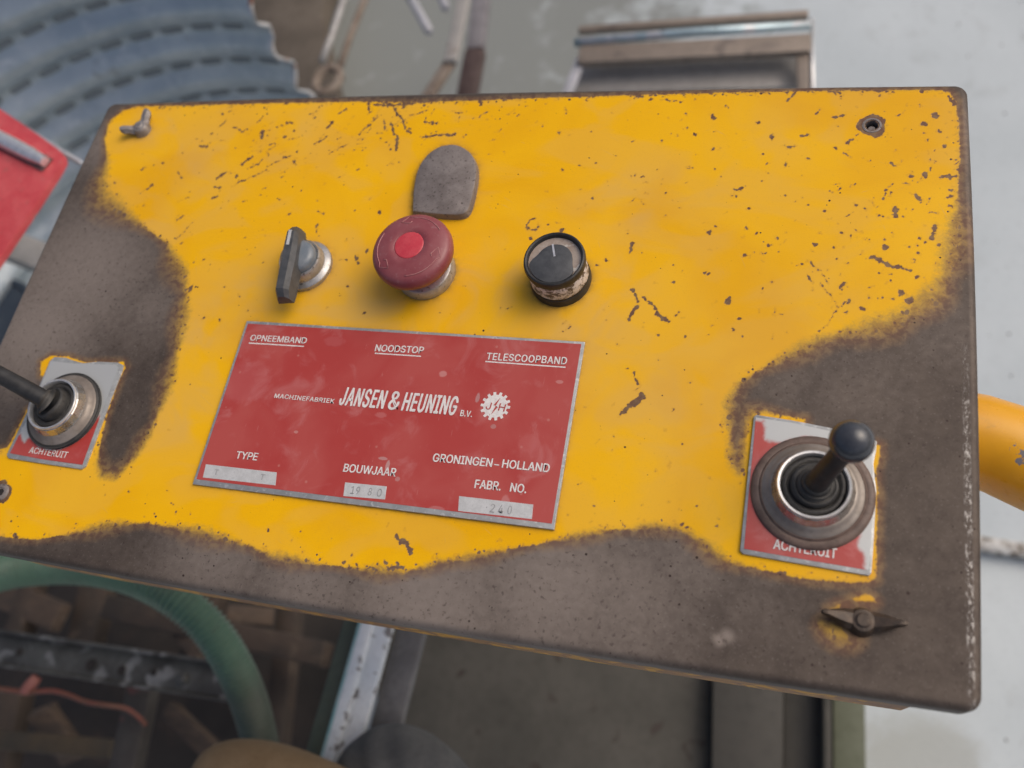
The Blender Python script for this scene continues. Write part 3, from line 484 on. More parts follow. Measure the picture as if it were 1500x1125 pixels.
text('GRONINGEN', z((0.0237, -0.0723, 0.0013)), z((0.0519, -0.0719, 0.0013)), 3.9, WP, plate, bold=.03)
text('HOLLAND', z((0.0567, -0.0717, 0.0013)), z((0.0782, -0.0716, 0.0013)), 3.9, WP, plate, bold=.03)
text('BOUWJAAR', z((-0.0187, -0.0818, 0.0013)), z((0.0075, -0.0813, 0.0013)), 3.9, WP, plate, bold=.03)
text('FABR.', z((0.0460, -0.0824, 0.0013)), z((0.0579, -0.0822, 0.0013)), 3.9, WP, plate, bold=.03)
text('NO.', z((0.0624, -0.0821, 0.0013)), z((0.0696, -0.0821, 0.0013)), 3.9, WP, plate, bold=.03)
def strip(a, bb, wd, m, parent, name):
    mb = MB(); mb.bar(a, bb, wd, .00012); return mb.obj(name, m, parent)
for a, bb in (((-0.0899, -0.0198, 0.0013), (-0.0581, -0.0195, 0.0013)), ((-0.0186, -0.0205, 0.0013), (0.0058, -0.0204, 0.0013)), ((0.0387, -0.0207, 0.0013), (0.0776, -0.0208, 0.0013))):
    strip(a, bb, .0006, WP, plate, 'underline')
strip((0.0529, -0.0706, 0.0013), (0.0552, -0.0707, 0.0013), .0005, WP, plate, 'dash')
def quad(ps, z0, z1, m, parent, name):
    mb = MB(); mb.prism([(p[0], p[1]) for p in ps], z0, z1, .00005); return mb.obj(name, m, parent)
for ps in (((-0.0916, -0.0859, 0.0013), (-0.0524, -0.0858, 0.0013), (-0.0511, -0.0921, 0.0013), (-0.0909, -0.0926, 0.0013)),
           ((-0.0163, -0.0867, 0.0013), (0.0046, -0.0863, 0.0013), (0.0053, -0.0924, 0.0013), (-0.0154, -0.0932, 0.0013)),
           ((0.0397, -0.0868, 0.0013), (0.0738, -0.0867, 0.0013), (0.0743, -0.0931, 0.0013), (0.0407, -0.0935, 0.0013))):
    f = quad(ps, .0012, .00133, M_['field'], plate, 'value_field')
GP = M_['grey_print']
for s_, a_, b_, c_ in (('T', (-0.0855, -0.0905, 0.0014), (-0.0832, -0.0905, 0.0014), 2.6), ('T', (-0.0603, -0.0903, 0.0014), (-0.0579, -0.0903, 0.0014), 2.8), ('19', (-0.0123, -0.0917, 0.0014), (-0.0078, -0.0916, 0.0014), 3.6), ('8', (-0.0037, -0.0915, 0.0014), (-0.0019, -0.0915, 0.0014), 3.6),
        ('0', (0.0008, -0.0915, 0.0014), (0.0030, -0.0915, 0.0014), 3.6), ('.', (0.0531, -0.0907, 0.0014), (0.0536, -0.0907, 0.0014), .6), ('2', (0.0550, -0.0924, 0.0014), (0.0571, -0.0924, 0.0014), 3.9), ('4', (0.0589, -0.0924, 0.0014), (0.0610, -0.0923, 0.0014), 3.9), ('0', (0.0630, -0.0923, 0.0014), (0.0648, -0.0923, 0.0014), 3.9)):
    text(s_, a_, b_, c_, GP, plate, 'stamped_character')

# gear emblem
gc = Vector((0.0480, -0.0428, 0.0013)); R0, R1 = .0057, .0071
P = []
NTE = 14
for i in range(NTE):
    for t, r in ((-.28, R0), (-.20, R1), (.20, R1), (.28, R0)):
        a = 2 * math.pi * (i + t) / NTE; P.append((gc.x + r * math.cos(a), gc.y + r * math.sin(a)))
mb = MB(); mb.prism(P, .0012, .00136); gear = mb.obj('gear_emblem', WP, plate)
text('J', (gc.x - .0044, gc.y - .0019, .00142), (gc.x - .0021, gc.y - .0021, .00142), 3.6, M_['red_plate'], plate, bold=.012)
text('H', (gc.x + .0017, gc.y - .0020, .00142), (gc.x + .0047, gc.y - .0023, .00142), 3.6, M_['red_plate'], plate, bold=.012)
mb = MB(); mb.prism([(gc.x + x * .001, gc.y + y * .001) for x, y in ((1.6, 4.3), (-1.0, .4), (.2, .2), (-1.3, -4.4), (1.3, -.4), (.1, -.1))][::-1], .0012, .00143)
mb.obj('lightning_mark', M_['red_plate'], plate)
# ------------------------------------------------------------------ joystick plates
def fade_print(poly, fadepolys, z0, z1, parent, st=.0006):
    """thin printed sheet on a grid clipped to poly, with a signed-distance attribute for where red is left"""
    P = [(p[0] * 1000, p[1] * 1000) for p in poly]
    bm = bmesh.new(); xs = [p[0] for p in poly]; ys = [p[1] for p in poly]
    vs = [bm.verts.new((p[0], p[1], z1)) for p in poly]; bm.faces.new(vs)
    n = int((max(xs) - min(xs)) / st)
    for i in range(1, n): bmesh.ops.bisect_plane(bm, geom=bm.verts[:] + bm.edges[:] + bm.faces[:], plane_co=(min(xs) + i * (max(xs) - min(xs)) / n, 0, 0), plane_no=(1, 0, 0))
    n = int((max(ys) - min(ys)) / st)
    for i in range(1, n): bmesh.ops.bisect_plane(bm, geom=bm.verts[:] + bm.edges[:] + bm.faces[:], plane_co=(0, min(ys) + i * (max(ys) - min(ys)) / n, 0), plane_no=(0, 1, 0))
    bm.normal_update()
    me = bpy.data.meshes.new('red_print'); bm.to_mesh(me); bm.free()
    co = np.empty(len(me.vertices) * 3); me.vertices.foreach_get('co', co); co = co.reshape(-1, 3) * 1000
    f = np.full(len(co), -1e9)
    for Q in fadepolys: f = np.maximum(f, sdf_poly(co[:, 0], co[:, 1], [(q[0] * 1000, q[1] * 1000) for q in Q]))
    set_attr(me, 'fade', f); me.materials.append(M_['red_fade'])
    if me.polygons[0].normal.z < 0: me.flip_normals()
    o = bpy.data.objects.new('red_print', me); return link(o, parent)
rp = [(0.1623, -0.0375, 0.0000), (0.1633, -0.0364, 0.0000), (0.1778, -0.0376, 0.0000), (0.1928, -0.0395, 0.0000), (0.2094, -0.0421, 0.0000), (0.2110, -0.0438, 0.0000), (0.2108, -0.0479, 0.0000), (0.2099, -0.0533, 0.0000), (0.2105, -0.0590, 0.0000), (0.2112, -0.0647, 0.0000), (0.2109, -0.0759, 0.0000), (0.2106, -0.0869, 0.0000), (0.2101, -0.0976, 0.0000), (0.2092, -0.0988, 0.0000), (0.1862, -0.0977, 0.0000), (0.1623, -0.0965, 0.0000), (0.1611, -0.0953, 0.0000), (0.1615, -0.0762, 0.0000), (0.1618, -0.0584, 0.0000)]
mb = MB(); mb.prism([(p[0], p[1]) for p in rp], -.0002, .0011, .0002)
jpr = mb.obj('joystick_plate', M_['silver'], con, auto=30, label='right joystick plate, red print rubbed silver at top')
ri = [(0.1631, -0.0377, 0.0000), (0.1779, -0.0388, 0.0000), (0.2089, -0.0434, 0.0000), (0.2091, -0.0534, 0.0000), (0.2102, -0.0648, 0.0000), (0.2096, -0.0870, 0.0000), (0.2089, -0.0968, 0.0000), (0.1861, -0.0958, 0.0000), (0.1626, -0.0945, 0.0000), (0.1627, -0.0702, 0.0000), (0.1630, -0.0522, 0.0000)]
fade_print(ri, [[(0.1618, -0.0385, 0.0000), (0.1663, -0.0390, 0.0000), (0.1676, -0.0420, 0.0000), (0.1674, -0.0472, 0.0000), (0.1729, -0.0482, 0.0000), (0.1862, -0.0438, 0.0000), (0.1818, -0.0622, 0.0000), (0.1983, -0.0830, 0.0000), (0.2062, -0.0792, 0.0000), (0.2049, -0.0876, 0.0000), (0.2075, -0.0913, 0.0000), (0.2077, -0.0980, 0.0000), (0.1862, -0.0972, 0.0000), (0.1601, -0.0962, 0.0000), (0.1613, -0.0762, 0.0000)]], .0011, .00125, jpr)
text('ACHTERUIT', (0.1737, -0.0931, 0.0014), (0.1972, -0.0939, 0.0014), 4.0, M_['white_print'], jpr, bold=.026)
lp = [(-0.2083, -0.0387, 0.0000), (-0.2063, -0.0361, 0.0000), (-0.1990, -0.0360, 0.0000), (-0.1919, -0.0375, 0.0000), (-0.1861, -0.0383, 0.0000), (-0.1773, -0.0368, 0.0000), (-0.1647, -0.0363, 0.0000), (-0.1606, -0.0376, 0.0000), (-0.1599, -0.0403, 0.0000), (-0.1602, -0.0581, 0.0000), (-0.1599, -0.0768, 0.0000), (-0.1599, -0.0942, 0.0000), (-0.1617, -0.0959, 0.0000), (-0.1855, -0.0955, 0.0000), (-0.2088, -0.0949, 0.0000), (-0.2106, -0.0932, 0.0000), (-0.2096, -0.0770, 0.0000), (-0.2084, -0.0579, 0.0000)]
mb = MB(); mb.prism([(p[0], p[1]) for p in lp], -.0002, .0011, .0002)
jpl = mb.obj('joystick_plate', M_['silver'], con, auto=30, label='left joystick plate, silver top and red lower third')
li = [(-0.2074, -0.0387, 0.0000), (-0.1920, -0.0392, 0.0000), (-0.1649, -0.0379, 0.0000), (-0.1625, -0.0393, 0.0000), (-0.1622, -0.0744, 0.0000), (-0.1618, -0.0937, 0.0000), (-0.1865, -0.0934, 0.0000), (-0.2088, -0.0923, 0.0000), (-0.2070, -0.0748, 0.0000)]
fade_print(li, [[(-0.2117, -0.0819, 0.0000), (-0.2068, -0.0818, 0.0000), (-0.2025, -0.0859, 0.0000), (-0.2008, -0.0819, 0.0000), (-0.1923, -0.0868, 0.0000), (-0.1789, -0.0873, 0.0000), (-0.1676, -0.0787, 0.0000), (-0.1629, -0.0668, 0.0000), (-0.1574, -0.0777, 0.0000), (-0.1597, -0.0964, 0.0000), (-0.1848, -0.0969, 0.0000), (-0.2114, -0.0952, 0.0000)]], .0011, .00125, jpl)
text('ACHTERUIT', (-0.1970, -0.0910, 0.0014), (-0.1728, -0.0914, 0.0014), 3.4, M_['white_print'], jpl, bold=.02)
# ------------------------------------------------------------------ joysticks
def joystick(cx, cy, boot_top, tip, ball, gasket_r, lab, lean):
    C0 = Vector((cx, cy, 0))
    mb = MB(); seg = 30
    prof = [(.0160, .0060), (.0160, .0066), (.0157, .0072), (.0146, .0104), (.0141, .0110)]
    mb.lathe(prof, C0, seg=22, cap=False)
    base = mb.obj('joystick', M_['chrome'], con, auto=8, label=lab)
    mb = MB(); mb.lathe([(.0190, .0006), (.0199, .0010), (.0200, .0034), (.0195, .0041), (.0186, .0042), (.0172, .0056), (.0160, .0064), (.0158, .0064)], C0, seg=64, cap=False); mb.obj('flange', M_['dirty_nickel'], base, auto=50)
    mb = MB(); mb.lathe([(.0141, .0106), (.0142, .0114), (.0138, .0119), (.0130, .0118), (.0126, .0110), (.0124, .009), (.0120, .005), (.0001, .005)], C0, seg=64, cap=False)
    mb.obj('rim', M_['rim_bright'], base, auto=50)
    # flat rubber gasket with its raised lips
    g = gasket_r
    mb = MB(); mb.lathe([(.0188, .0012), (.0188, .0034), (.0200, .0038), (.0208, .0030), (.0215, .0031), (g - .0012, .0028), (g - .0003, .0022), (g, .0012)], C0, seg=72, cap=False)
    mb.obj('gasket', M_['gasket'] if g > .022 else M_['rubber'], base, auto=45)
    # bellows: rings stepping up towards the stick, their centres carried over with the lean
    bt = Vector(boot_top); V = []; F = []; sg = 40
    steps = [(.0124, .007, 0), (.0121, .0098, 0), (.0114, .0106, .03), (.0100, .0104, .08), (.0094, .0086, .14), (.0092, .0094, .2), (.0088, .0122, .3), (.0078, .0130, .42), (.0072, .0120, .5), (.0070, .0140, .62), (.0064, .0152, .74), (.0058, .0146, .82), (.0056, .0160, .9), (.0051, .0172, 1.0), (.0040, .0174, 1.02)]
    for (r, zz, t) in steps:
        c = C0.lerp(bt, t); zc = zz + (bt.z - .0172) * t
        n = (Vector(tip) - bt).normalized().lerp(Vector((0, 0, 1)), 1 - .75 * t * lean).normalized(); u, v, a = frame(n)
        for i in range(sg):
            an = 2 * math.pi * i / sg; V.append(Vector((c.x, c.y, zc + .00022 * math.sin(3 * an + 9 * t))) + (u * math.cos(an) + v * math.sin(an)) * r * (1 + .018 * math.sin(2 * an + 11 * t) + .012 * math.sin(5 * an - 17 * t)))
    for k in range(len(steps) - 1):
        for i in range(sg):
            j = (i + 1) % sg; F.append((k * sg + i, k * sg + j, (k + 1) * sg + j, (k + 1) * sg + i))
    F.append(tuple((len(steps) - 1) * sg + i for i in range(sg)))
    make('bellows', V, F, M_['rubber'], base, True)
    d = (Vector(tip) - bt).normalized()
    mb = MB(); mb.tube([bt - d * .002, bt.lerp(Vector(tip), .35), tip], [.0046, .0043, .0040], 24)
    mb.obj('stick', M_['black'], base, auto=40)
    bpos = Vector(tip) + d * (ball - .002)
    prof = [(.0001 if a in (0, 180) else ball * math.sin(math.radians(a)), -ball * math.cos(math.radians(a))) for a in range(0, 181, 9)]
    mb = MB(); mb.lathe(prof, bpos, d, 40, cap=False)
    mb.obj('ball_knob', M_['ball'], base, True)
    return base
M_['ball'] = worn('polished_black_ball', (.040, .044, .054), (.055, .058, .066), 120, .16, 0, .00004, c3=(.09, .09, .09), s3=900, a3=(.62, .7), rvar=.06)
bt = (0.1878, -0.0685, 0.0165); bc = (0.1967, -0.0616, 0.0460)
dv = (Vector(bc) - Vector(bt)).normalized()
joystick(.1871, -.0680, bt, tuple(Vector(bc) - dv * .0062), .0079, .0240, 'right joystick leaning away, brown rubber gasket', .5)
bt = (-0.1843, -0.0663, 0.0190); bc = (-0.2349, -0.0501, 0.0440)
joystick(-.1848, -.0665, bt, bc, .0079, .0213, 'left joystick pushed over to the left', 1.0)
# ------------------------------------------------------------------ selector switch
sc = Vector((-.0712, .0272, 0))
mb = MB(); mb.lathe([(.0148, .0), (.0148, .0024), (.0140, .0032), (.0122, .0040), (.0116, .0085), (.0110, .0094), (.0102, .0092), (.0100, .008), (.0001, .008)], sc, seg=56, cap=False)
sel = mb.obj('selector_switch', M_['zinc'], con, auto=35, label='rotary selector with black bar handle on silver bezel')
mb = MB(); mb.lathe([(.0099, .0078), (.0099, .0105), (.0090, .0125), (.0070, .0136), (.0001, .0142)], sc, seg=48, cap=False); mb.obj('dome', M_['slate'], sel, auto=50)
ang = math.radians(97); u = Vector((math.cos(ang), math.sin(ang), 0)); v = Vector((-u.y, u.x, 0))
sh = sc + Vector((-.0012, -.0058, 0))
prof = [(-.0215, .9), (-.018, 1.0), (-.008, 1.05), (.0, 1.1), (.008, 1.05), (.016, .95), (.0205, .7)]
V = []; F = []
for (t, s_) in prof:
    for (y, zz) in ((-.0048 * s_, .0095), (-.0040 * s_, .0165), (-.0022 * s_, .0190), (.0018 * s_, .0190), (.0034 * s_, .0165), (.0048 * s_, .0095)):
        V.append(sh + u * t + v * y + Vector((0, 0, zz - (.0030 if t in (-.0215, .0205) and zz > .012 else 0))))
n = 6
for k in range(len(prof) - 1):
    for i in range(n): F.append((k * n + i, (k + 1) * n + i, (k + 1) * n + (i + 1) % n, k * n + (i + 1) % n))
F.append(tuple(range(n))); F.append(tuple((len(prof) - 1) * n + i for i in range(n))[::-1])
hd = make('handle', V, F, M_['grey_black'], sel, True); hd.data.set_sharp_from_angle(angle=math.radians(25))
mb = MB(); mb.bar(sh + u * .0075 + Vector((0, 0, .01905)), sh + u * .0165 + Vector((0, 0, .01905)), .0016, .0004); mb.obj('pointer_mark', M_['field'], sel)
# ------------------------------------------------------------------ emergency stop
ec = Vector((-.0022, .0262, 0))
mb = MB(); mb.lathe([(.0152, .0), (.0155, .0012), (.0152, .0035), (.0142, .0055), (.0128, .0062), (.0100, .0062)], ec, seg=56, cap=False)
es = mb.obj('emergency_stop_button', M_['zinc'], con, auto=35, label='red mushroom emergency stop button on silver collar')
k = NT('faded_red_plastic'); nf = k.noise(500, 4, .6); nl = k.noise(90, 4, .6)
cc = k.mix(k.ss(nl, .3, .7), (.215, .044, .052), (.25, .070, .076)); cc = k.mix(k.ss(nf, .55, .75, 0, .5), cc, (.30, .15, .15))
M_['estop'] = k.out(cc, k.math('MULTIPLY_ADD', nf, .3, .24), 0.0, nf, .00006, .4)
M_['estop_c'] = worn('bright_red_plastic', (.50, .035, .055), (.54, .06, .075), 200, .42, 0, .00005)
M_['estop_neck'] = worn('clean_red_plastic', (.45, .03, .03), (.5, .04, .03), 200, .4)
mb = MB(); mb.lathe([(.0100, .0060), (.0105, .0110), (.0135, .0165), (.0150, .0174)], ec, seg=48, cap=False); mb.obj('neck', M_['estop_neck'], es, True)
ecc = ec + Vector((-.0006, .0002, 0))
cap = [(r_, z_ + .0024) for r_, z_ in [(.0145, .0148), (.0187, .0142), (.0199, .0150), (.0204, .0172), (.0202, .0196), (.0193, .0214), (.0178, .0224), (.0150, .0232), (.0110, .0238), (.0078, .0241), (.0075, .0238), (.0001, .0238)]]
mb = MB(); mb.lathe(cap, ecc, seg=72, cap=False); mb.obj('mushroom_cap', M_['estop'], es, auto=60)
mb = MB(); mb.lathe([(.0075, .0260), (.0074, .0263), (.0068, .02645), (.0001, .0265)], ecc, seg=40, cap=False); mb.obj('centre_disc', M_['estop_c'], es, auto=60)
def capz(r):
    for (r0, z0), (r1, z1) in zip(cap[3:], cap[4:]):
        if r1 <= r <= r0: return z0 + (z1 - z0) * (r0 - r) / (r0 - r1 + 1e-9)
    return .0264
M_['estop_line'] = worn('pale_rubbed_red', (.36, .13, .13), (.42, .2, .19), 300, .4)
def arrow(t0):
    # moulded curved double-line arrow, as on the photographed cap
    pts = []
    for i in range(15):
        t = t0 + math.radians(62) * i / 14; pts.append((.0165, t))
    pts.append((.0178, t0 + math.radians(68))); pts.append((.0150, t0 + math.radians(84))); pts.append((.0128, t0 + math.radians(66))); pts.append((.0140, t0 + math.radians(62)))
    return [ecc + Vector((r * math.cos(t), r * math.sin(t), capz(r) + .00008)) for r, t in pts]
for t0 in (math.radians(-85), math.radians(35), math.radians(155)):
    mb = MB(); mb.tube(arrow(t0), .00024, 6); mb.obj('moulded_arrow', M_['estop_line'], es, True)
# ------------------------------------------------------------------ speed knob
kc = Vector((.0678, .0258, 0))
mb = MB(); mb.lathe([(.0148, .0), (.0150, .002), (.0146, .0046), (.0143, .0052)], kc, seg=56, cap=False)
kn = mb.obj('speed_knob', M_['black'], con, auto=35, label='round dial knob with black rim and worn silver barrel')
k = NT('worn_silver_barrel'); a = k.noise(260, 5, .7, .5); b2 = k.noise(900, 3, .6)
M_['barrel'] = k.out(k.mix(k.ss(a, .42, .56), (.09, .075, .07), (.62, .60, .62)), .5, .1, b2, .0001, .4)
mb = MB(); mb.lathe([(.0136, .0046), (.0143, .0058), (.0141, .0130), (.0136, .0150)], kc, seg=56, cap=False); mb.obj('barrel', M_['barrel'], kn, auto=35)
mb = MB(); mb.lathe([(.0136, .0148), (.0145, .0154), (.0148, .0180), (.0144, .0196), (.0137, .0200), (.0130, .0196), (.0126, .0182), (.0125, .0176)], kc, seg=64, cap=False)
mb.obj('rim', M_['black'], kn, auto=40)
M_['dial'] = worn('yellowed_dial_ring', (.28, .21, .165), (.36, .30, .25), 160, .4, 0, .00008, c3=(.5, .47, .42), s3=200, a3=(.55, .65))
mb = MB(); mb.lathe([(.01255, .0177), (.0001, .0177)], kc, seg=48, cap=False); mb.obj('dial_ring', M_['dial'], kn)
P = []                                                     # dark face: a disc whose lower half reaches the rim
for i in range(48):
    t = 2 * math.pi * i / 48; s_ = math.sin(t + math.radians(12)); r = .0085 + .0037 * (1 / (1 + math.exp((s_ + .18) * 9)))
    P.append((kc.x + r * math.cos(t), kc.y + r * math.sin(t)))
mb = MB(); mb.prism(P, .0177, .0185, .0002); mb.obj('dial_face', M_['grey_black'], kn, auto=30)
mb = MB(); mb.bar(kc + Vector((-.0002, .0018, .01855)), kc + Vector((-.0022, .0084, .01855)), .0009, .0003); mb.obj('pointer_mark', M_['rim_bright'], kn)
# ------------------------------------------------------------------ blanking cover
cp = [(-0.0176, 0.0607, 0.0030), (-0.0200, 0.0723, 0.0030), (-0.0212, 0.0842, 0.0030), (-0.0201, 0.0927, 0.0030), (-0.0165, 0.0995, 0.0030), (-0.0108, 0.1038, 0.0030), (-0.0039, 0.1049, 0.0030), (0.0028, 0.1026, 0.0030), (0.0085, 0.0977, 0.0030), (0.0122, 0.0910, 0.0030), (0.0139, 0.0827, 0.0030), (0.0143, 0.0732, 0.0030), (0.0141, 0.0651, 0.0030), (0.0128, 0.0609, 0.0030), (0.0087, 0.0591, 0.0030), (-0.0034, 0.0593, 0.0030)]
pc = spline([Vector(p) for p in cp + cp[:1]], .002)[:-1]
mb = MB(); mb.prism([(p.x, p.y) for p in pc], -.0002, .0042, .0011, .0004)
mb.obj('blanking_cover', M_['brown_steel'], con, auto=35, label='brown bare steel cover plate behind the red button')
# ------------------------------------------------------------------ fasteners
def wing_nut(c, a1, a2, ln, m, hub=.0048, wk=.9, tk=1.1):
    c = Vector(c); mb = MB(); mb.lathe([(hub + .0008, 0), (hub + .0004, .002), (hub, .0036), (hub - .0008, .0048), (hub * .55, .0050)], c, seg=28, cap=False)
    w0 = mb.obj('wing_nut', m, con, auto=35)
    mb = MB(); mb.lathe([(hub * .62, .002), (hub * .60, .0052), (hub * .45, .0057)], c, seg=20); mb.obj('stud', m, w0, auto=35)
    for a in (a1, a2):
        a = math.radians(a); d = Vector((math.cos(a), math.sin(a), 0)); n_ = Vector((-d.y, d.x, 0)); V = []; F = []
        secs = [(hub * .6, .0040 * wk, .0003, .0046), (hub * 1.15, .0036 * wk, .0006, .0052), (ln * .55, .0030 * wk, .0014, .0062), (ln * .8, .0026 * tk, .0024, .0072), (ln * .95, .0019 * tk, .0034, .0074), (ln, .0007 * tk, .0044, .0068)]
        for (t, hw, z0, z1) in secs:
            zm = (z0 + z1) / 2
            V += [c + d * t + n_ * q + Vector((0, 0, zz)) for q, zz in ((-hw * .6, z0), (-hw, zm), (-hw * .5, z1), (hw * .5, z1), (hw, zm), (hw * .6, z0))]
        for k_ in range(len(secs) - 1):
            for i in range(6): F.append((k_ * 6 + i, k_ * 6 + (i + 1) % 6, (k_ + 1) * 6 + (i + 1) % 6, (k_ + 1) * 6 + i))
        F.append(tuple(range(6))[::-1]); F.append(tuple((len(secs) - 1) * 6 + i for i in range(6)))
        o = make('wing', V, F, m, w0, True); o.data.set_sharp_from_angle(angle=math.radians(50))
    return w0
wing_nut((-.2118, .1188, 0), 76, 200, .0118, M_['grey_steel'], .0046).__setitem__('label', 'dusty grey wing nut in the far left corner')
wing_nut((.2072, -.1166, 0), 176, 3, .0150, M_['dark_steel'], .0048, 1.0, .6).__setitem__('label', 'dark brown wing nut below the right joystick')
# empty screw hole, far right corner
hc = Vector((.2058, .1179, 0))
mb = MB(); mb.lathe([(.0032, -.006), (.0032, .0000), (.0034, .00025), (.0038, .0003), (.0044, .00015), (.0046, -.0004)], hc, seg=40, cap=False, fn=lambda r, z_, t: r * (1 + (.07 * math.sin(3 * t + 1) + .05 * math.sin(7 * t)) * (r > .005)))
hw = mb.obj('screw_hole', M_['brown_steel'], con, auto=40, label='bare screw hole in the far right corner')
mb = MB(); mb.lathe([(.0001, -.0058), (.0033, -.0058)][::-1], hc, seg=24, cap=False); mb.obj('recess_floor', M_['hole'], hw)
mb = MB(); mb.lathe([(.0019, -.0058), (.0019, -.0022), (.0015, -.0018)], hc + Vector((.0002, -.0006, 0)), seg=20); mb.obj('screw_end', M_['brown_steel'], hw, auto=35)
lc = Vector((-0.2052, -0.1128, 0.0000))
mb = MB(); mb.lathe([(.0046, -.0001), (.0044, .0005), (.0040, .0008), (.0026, .0009), (.0022, .0004), (.0001, .0004)], lc, seg=36, cap=False, fn=lambda r, z_, t: r * (1 + (.08 * math.sin(3 * t) + .05 * math.sin(5 * t)) * (r > .005)))
ls = mb.obj('screw', M_['brown_steel'], con, auto=40, label='bare screw in the near left corner')
mb = MB(); mb.lathe([(.0001, .0005), (.0018, .0005)][::-1], lc, seg=20, cap=False); mb.obj('socket', M_['hole'], ls)
# ------------------------------------------------------------------ raised slab and its chipped white edge
ea, eb = Vector((0.4718, 0.1701, -0.9300)), Vector((0.5244, 0.1675, -0.9300)); ed = (eb - ea); ed.z = 0; ed.normalize()
sa = ea - ed * 4; sb = ea + ed * 4; sn = Vector((-ed.y, ed.x, 0))
V = []; F = []; n = 160
for k_ in range(n + 1):
    t = k_ / n; p = sa.lerp(sb, t); jit = sn * (.0016 * math.sin(k_ * 2.3) + .0020 * rng.random())
    for q, zz in ((p + jit, -.952), (p + jit, -.934), (p + jit + sn * .004, -.930), (p + sn * 7, -.930)):
        V.append((q.x, q.y, zz))
for k_ in range(n):
    for i in range(3): F.append((k_ * 4 + i, (k_ + 1) * 4 + i, (k_ + 1) * 4 + i + 1, k_ * 4 + i + 1))
M_['slab'] = concrete('worn_concrete_slab', (.45, .495, .51), (.51, .555, .57), (.33, .35, .35), .5, [(q2[0], q2[1], .62, .55, (.20, .21, .195), .95)])  # the blob carries the same painted shade onto the slab
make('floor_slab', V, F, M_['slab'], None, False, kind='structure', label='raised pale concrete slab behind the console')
M_['crust'] = worn('crusty_white_edge', (.62, .62, .60), (.30, .27, .23), 45, .8, 0, .001, c3=(.10, .08, .06), s3=90, a3=(.56, .62))
V = []; F = []; pr_ = ((-.0055, -.949), (-.0065, -.932), (-.002, -.9275), (.012, -.9275), (.0145, -.931))
for k_ in range(n * 2 + 1):
    p = sa.lerp(sb, k_ / (n * 2))
    for (o1, zz) in pr_:
        q = p + sn * (o1 + .002 * rng.random()); V.append((q.x, q.y, zz + .001 * rng.random()))
for k_ in range(n * 2):
    for i in range(4): F.append((k_ * 5 + i, (k_ + 1) * 5 + i, (k_ + 1) * 5 + i + 1, k_ * 5 + i + 1))
make('slab_edge', V, F, M_['crust'], None, True, kind='structure', label='chipped white edge of the concrete slab')
# ------------------------------------------------------------------ support pipe
k = NT('yellow_painted_pipe'); nl = k.noise(30, 4, .6); nm = k.noise(160, 4, .6)
cc = k.mix(k.ss(nl, .35, .65), (.74, .355, .005), (.66, .31, .008)); cc = k.mix(k.ss(k.noise(60, 3, .6, .5), .60, .72, 0, .6), cc, (.50, .26, .03))
pb = (0.2747, -0.0303, -0.0400)
vd = k.n('VectorMath', operation='DISTANCE'); k.t.links.new(k.co, vd.inputs[0]); vd.inputs[1].default_value = pb
cc = k.mix(k.ss(k.math('ADD', vd.outputs['Value'], k.math('MULTIPLY', k.math('SUBTRACT', nm, .5), 0.016)), .0070, .0062), cc, (.20, .19, .20))
M_['pipe'] = k.out(cc, k.math('MULTIPLY_ADD', nm, .2, .2), 0, nm, .0001, .3)
pipe = [(0.2336, -0.0106, -0.0650), (0.2632, -0.0136, -0.0650), (0.2829, -0.0208, -0.0650), (0.3053, -0.0305, -0.0680), (0.3351, -0.0452, -0.0800), (0.3815, -0.0618, -0.1200)]
mb = MB(); mb.tube(pipe, 0.0219, 40, step=.01)
tag(mb.obj('support_pipe', M_['pipe'], None, True), 'thick glossy yellow pipe running out from under the right side of the control box', 'pipe')
# ------------------------------------------------------------------ corrugated sheet
CC, CR, PIT = Vector((-.593, .190, 0)), .427, .0615
k = NT('dull_galvanised_sheet'); n1 = k.noise(14, 5, .6, .5); n2 = k.noise(60, 4, .6); n3 = k.noise(300, 3)
cc = k.mix(k.ss(n1, .35, .65), (.42, .49, .54), (.54, .60, .63)); cc = k.mix(k.ss(n2, .5, .72, 0, .6), cc, (.68, .72, .74)); cc = k.mix(k.ss(k.noise(25, 5, .7, .6), .60, .72, 0, .7), cc, (.26, .27, .28))
M_['galv'] = k.out(cc, k.math('MULTIPLY_ADD', n2, .3, .22), .55, k.math('ADD', n2, n3), .0004, .4)
M_['torn'] = worn('pale_torn_edge', (.36, .38, .40), (.46, .45, .44), 60, .7, 0, .001, c3=(.25, .12, .08), s3=40, a3=(.58, .64))
A0, A1 = math.radians(76.5), math.radians(215)
def crad(zz): return CR + .0085 * math.cos(2 * math.pi * (zz + .45) / PIT)
def csheet():
    V = []; F = []; nz, na = 110, 110; z0, z1 = -.10, -.80
    for j in range(nz + 1):
        zz = z0 + (z1 - z0) * j / nz
        a0 = A0 + .002 * math.cos(2 * math.pi * (zz + .45) / PIT + 2.6) + .004 * math.sin(j * 1.7) + .005 * math.sin(j * .43) + .004 * rng.random()
        for dr in (0.0,):
            for i in range(na + 1):
                a = a0 + (A1 - a0) * i / na; r = crad(zz); V.append((CC.x + r * math.cos(a), CC.y + r * math.sin(a), zz))
    for j in range(nz):
        for i in range(na):
            a = j * (na + 1) + i; F.append((a, a + 1, a + na + 2, a + na + 1))
    return V, F, na, nz
V, F, na, nz = csheet()
root = thing('corrugated_sheet', (CC.x, CC.y, -.8), 'curved galvanised corrugated sheet with rows of slots behind the red bracket', 'corrugated sheet')
sh_ = make('sheet', V, F, M_['galv'], root, True)
so = sh_.modifiers.new('t', 'SOLIDIFY'); so.thickness = .0018; so.offset = -1
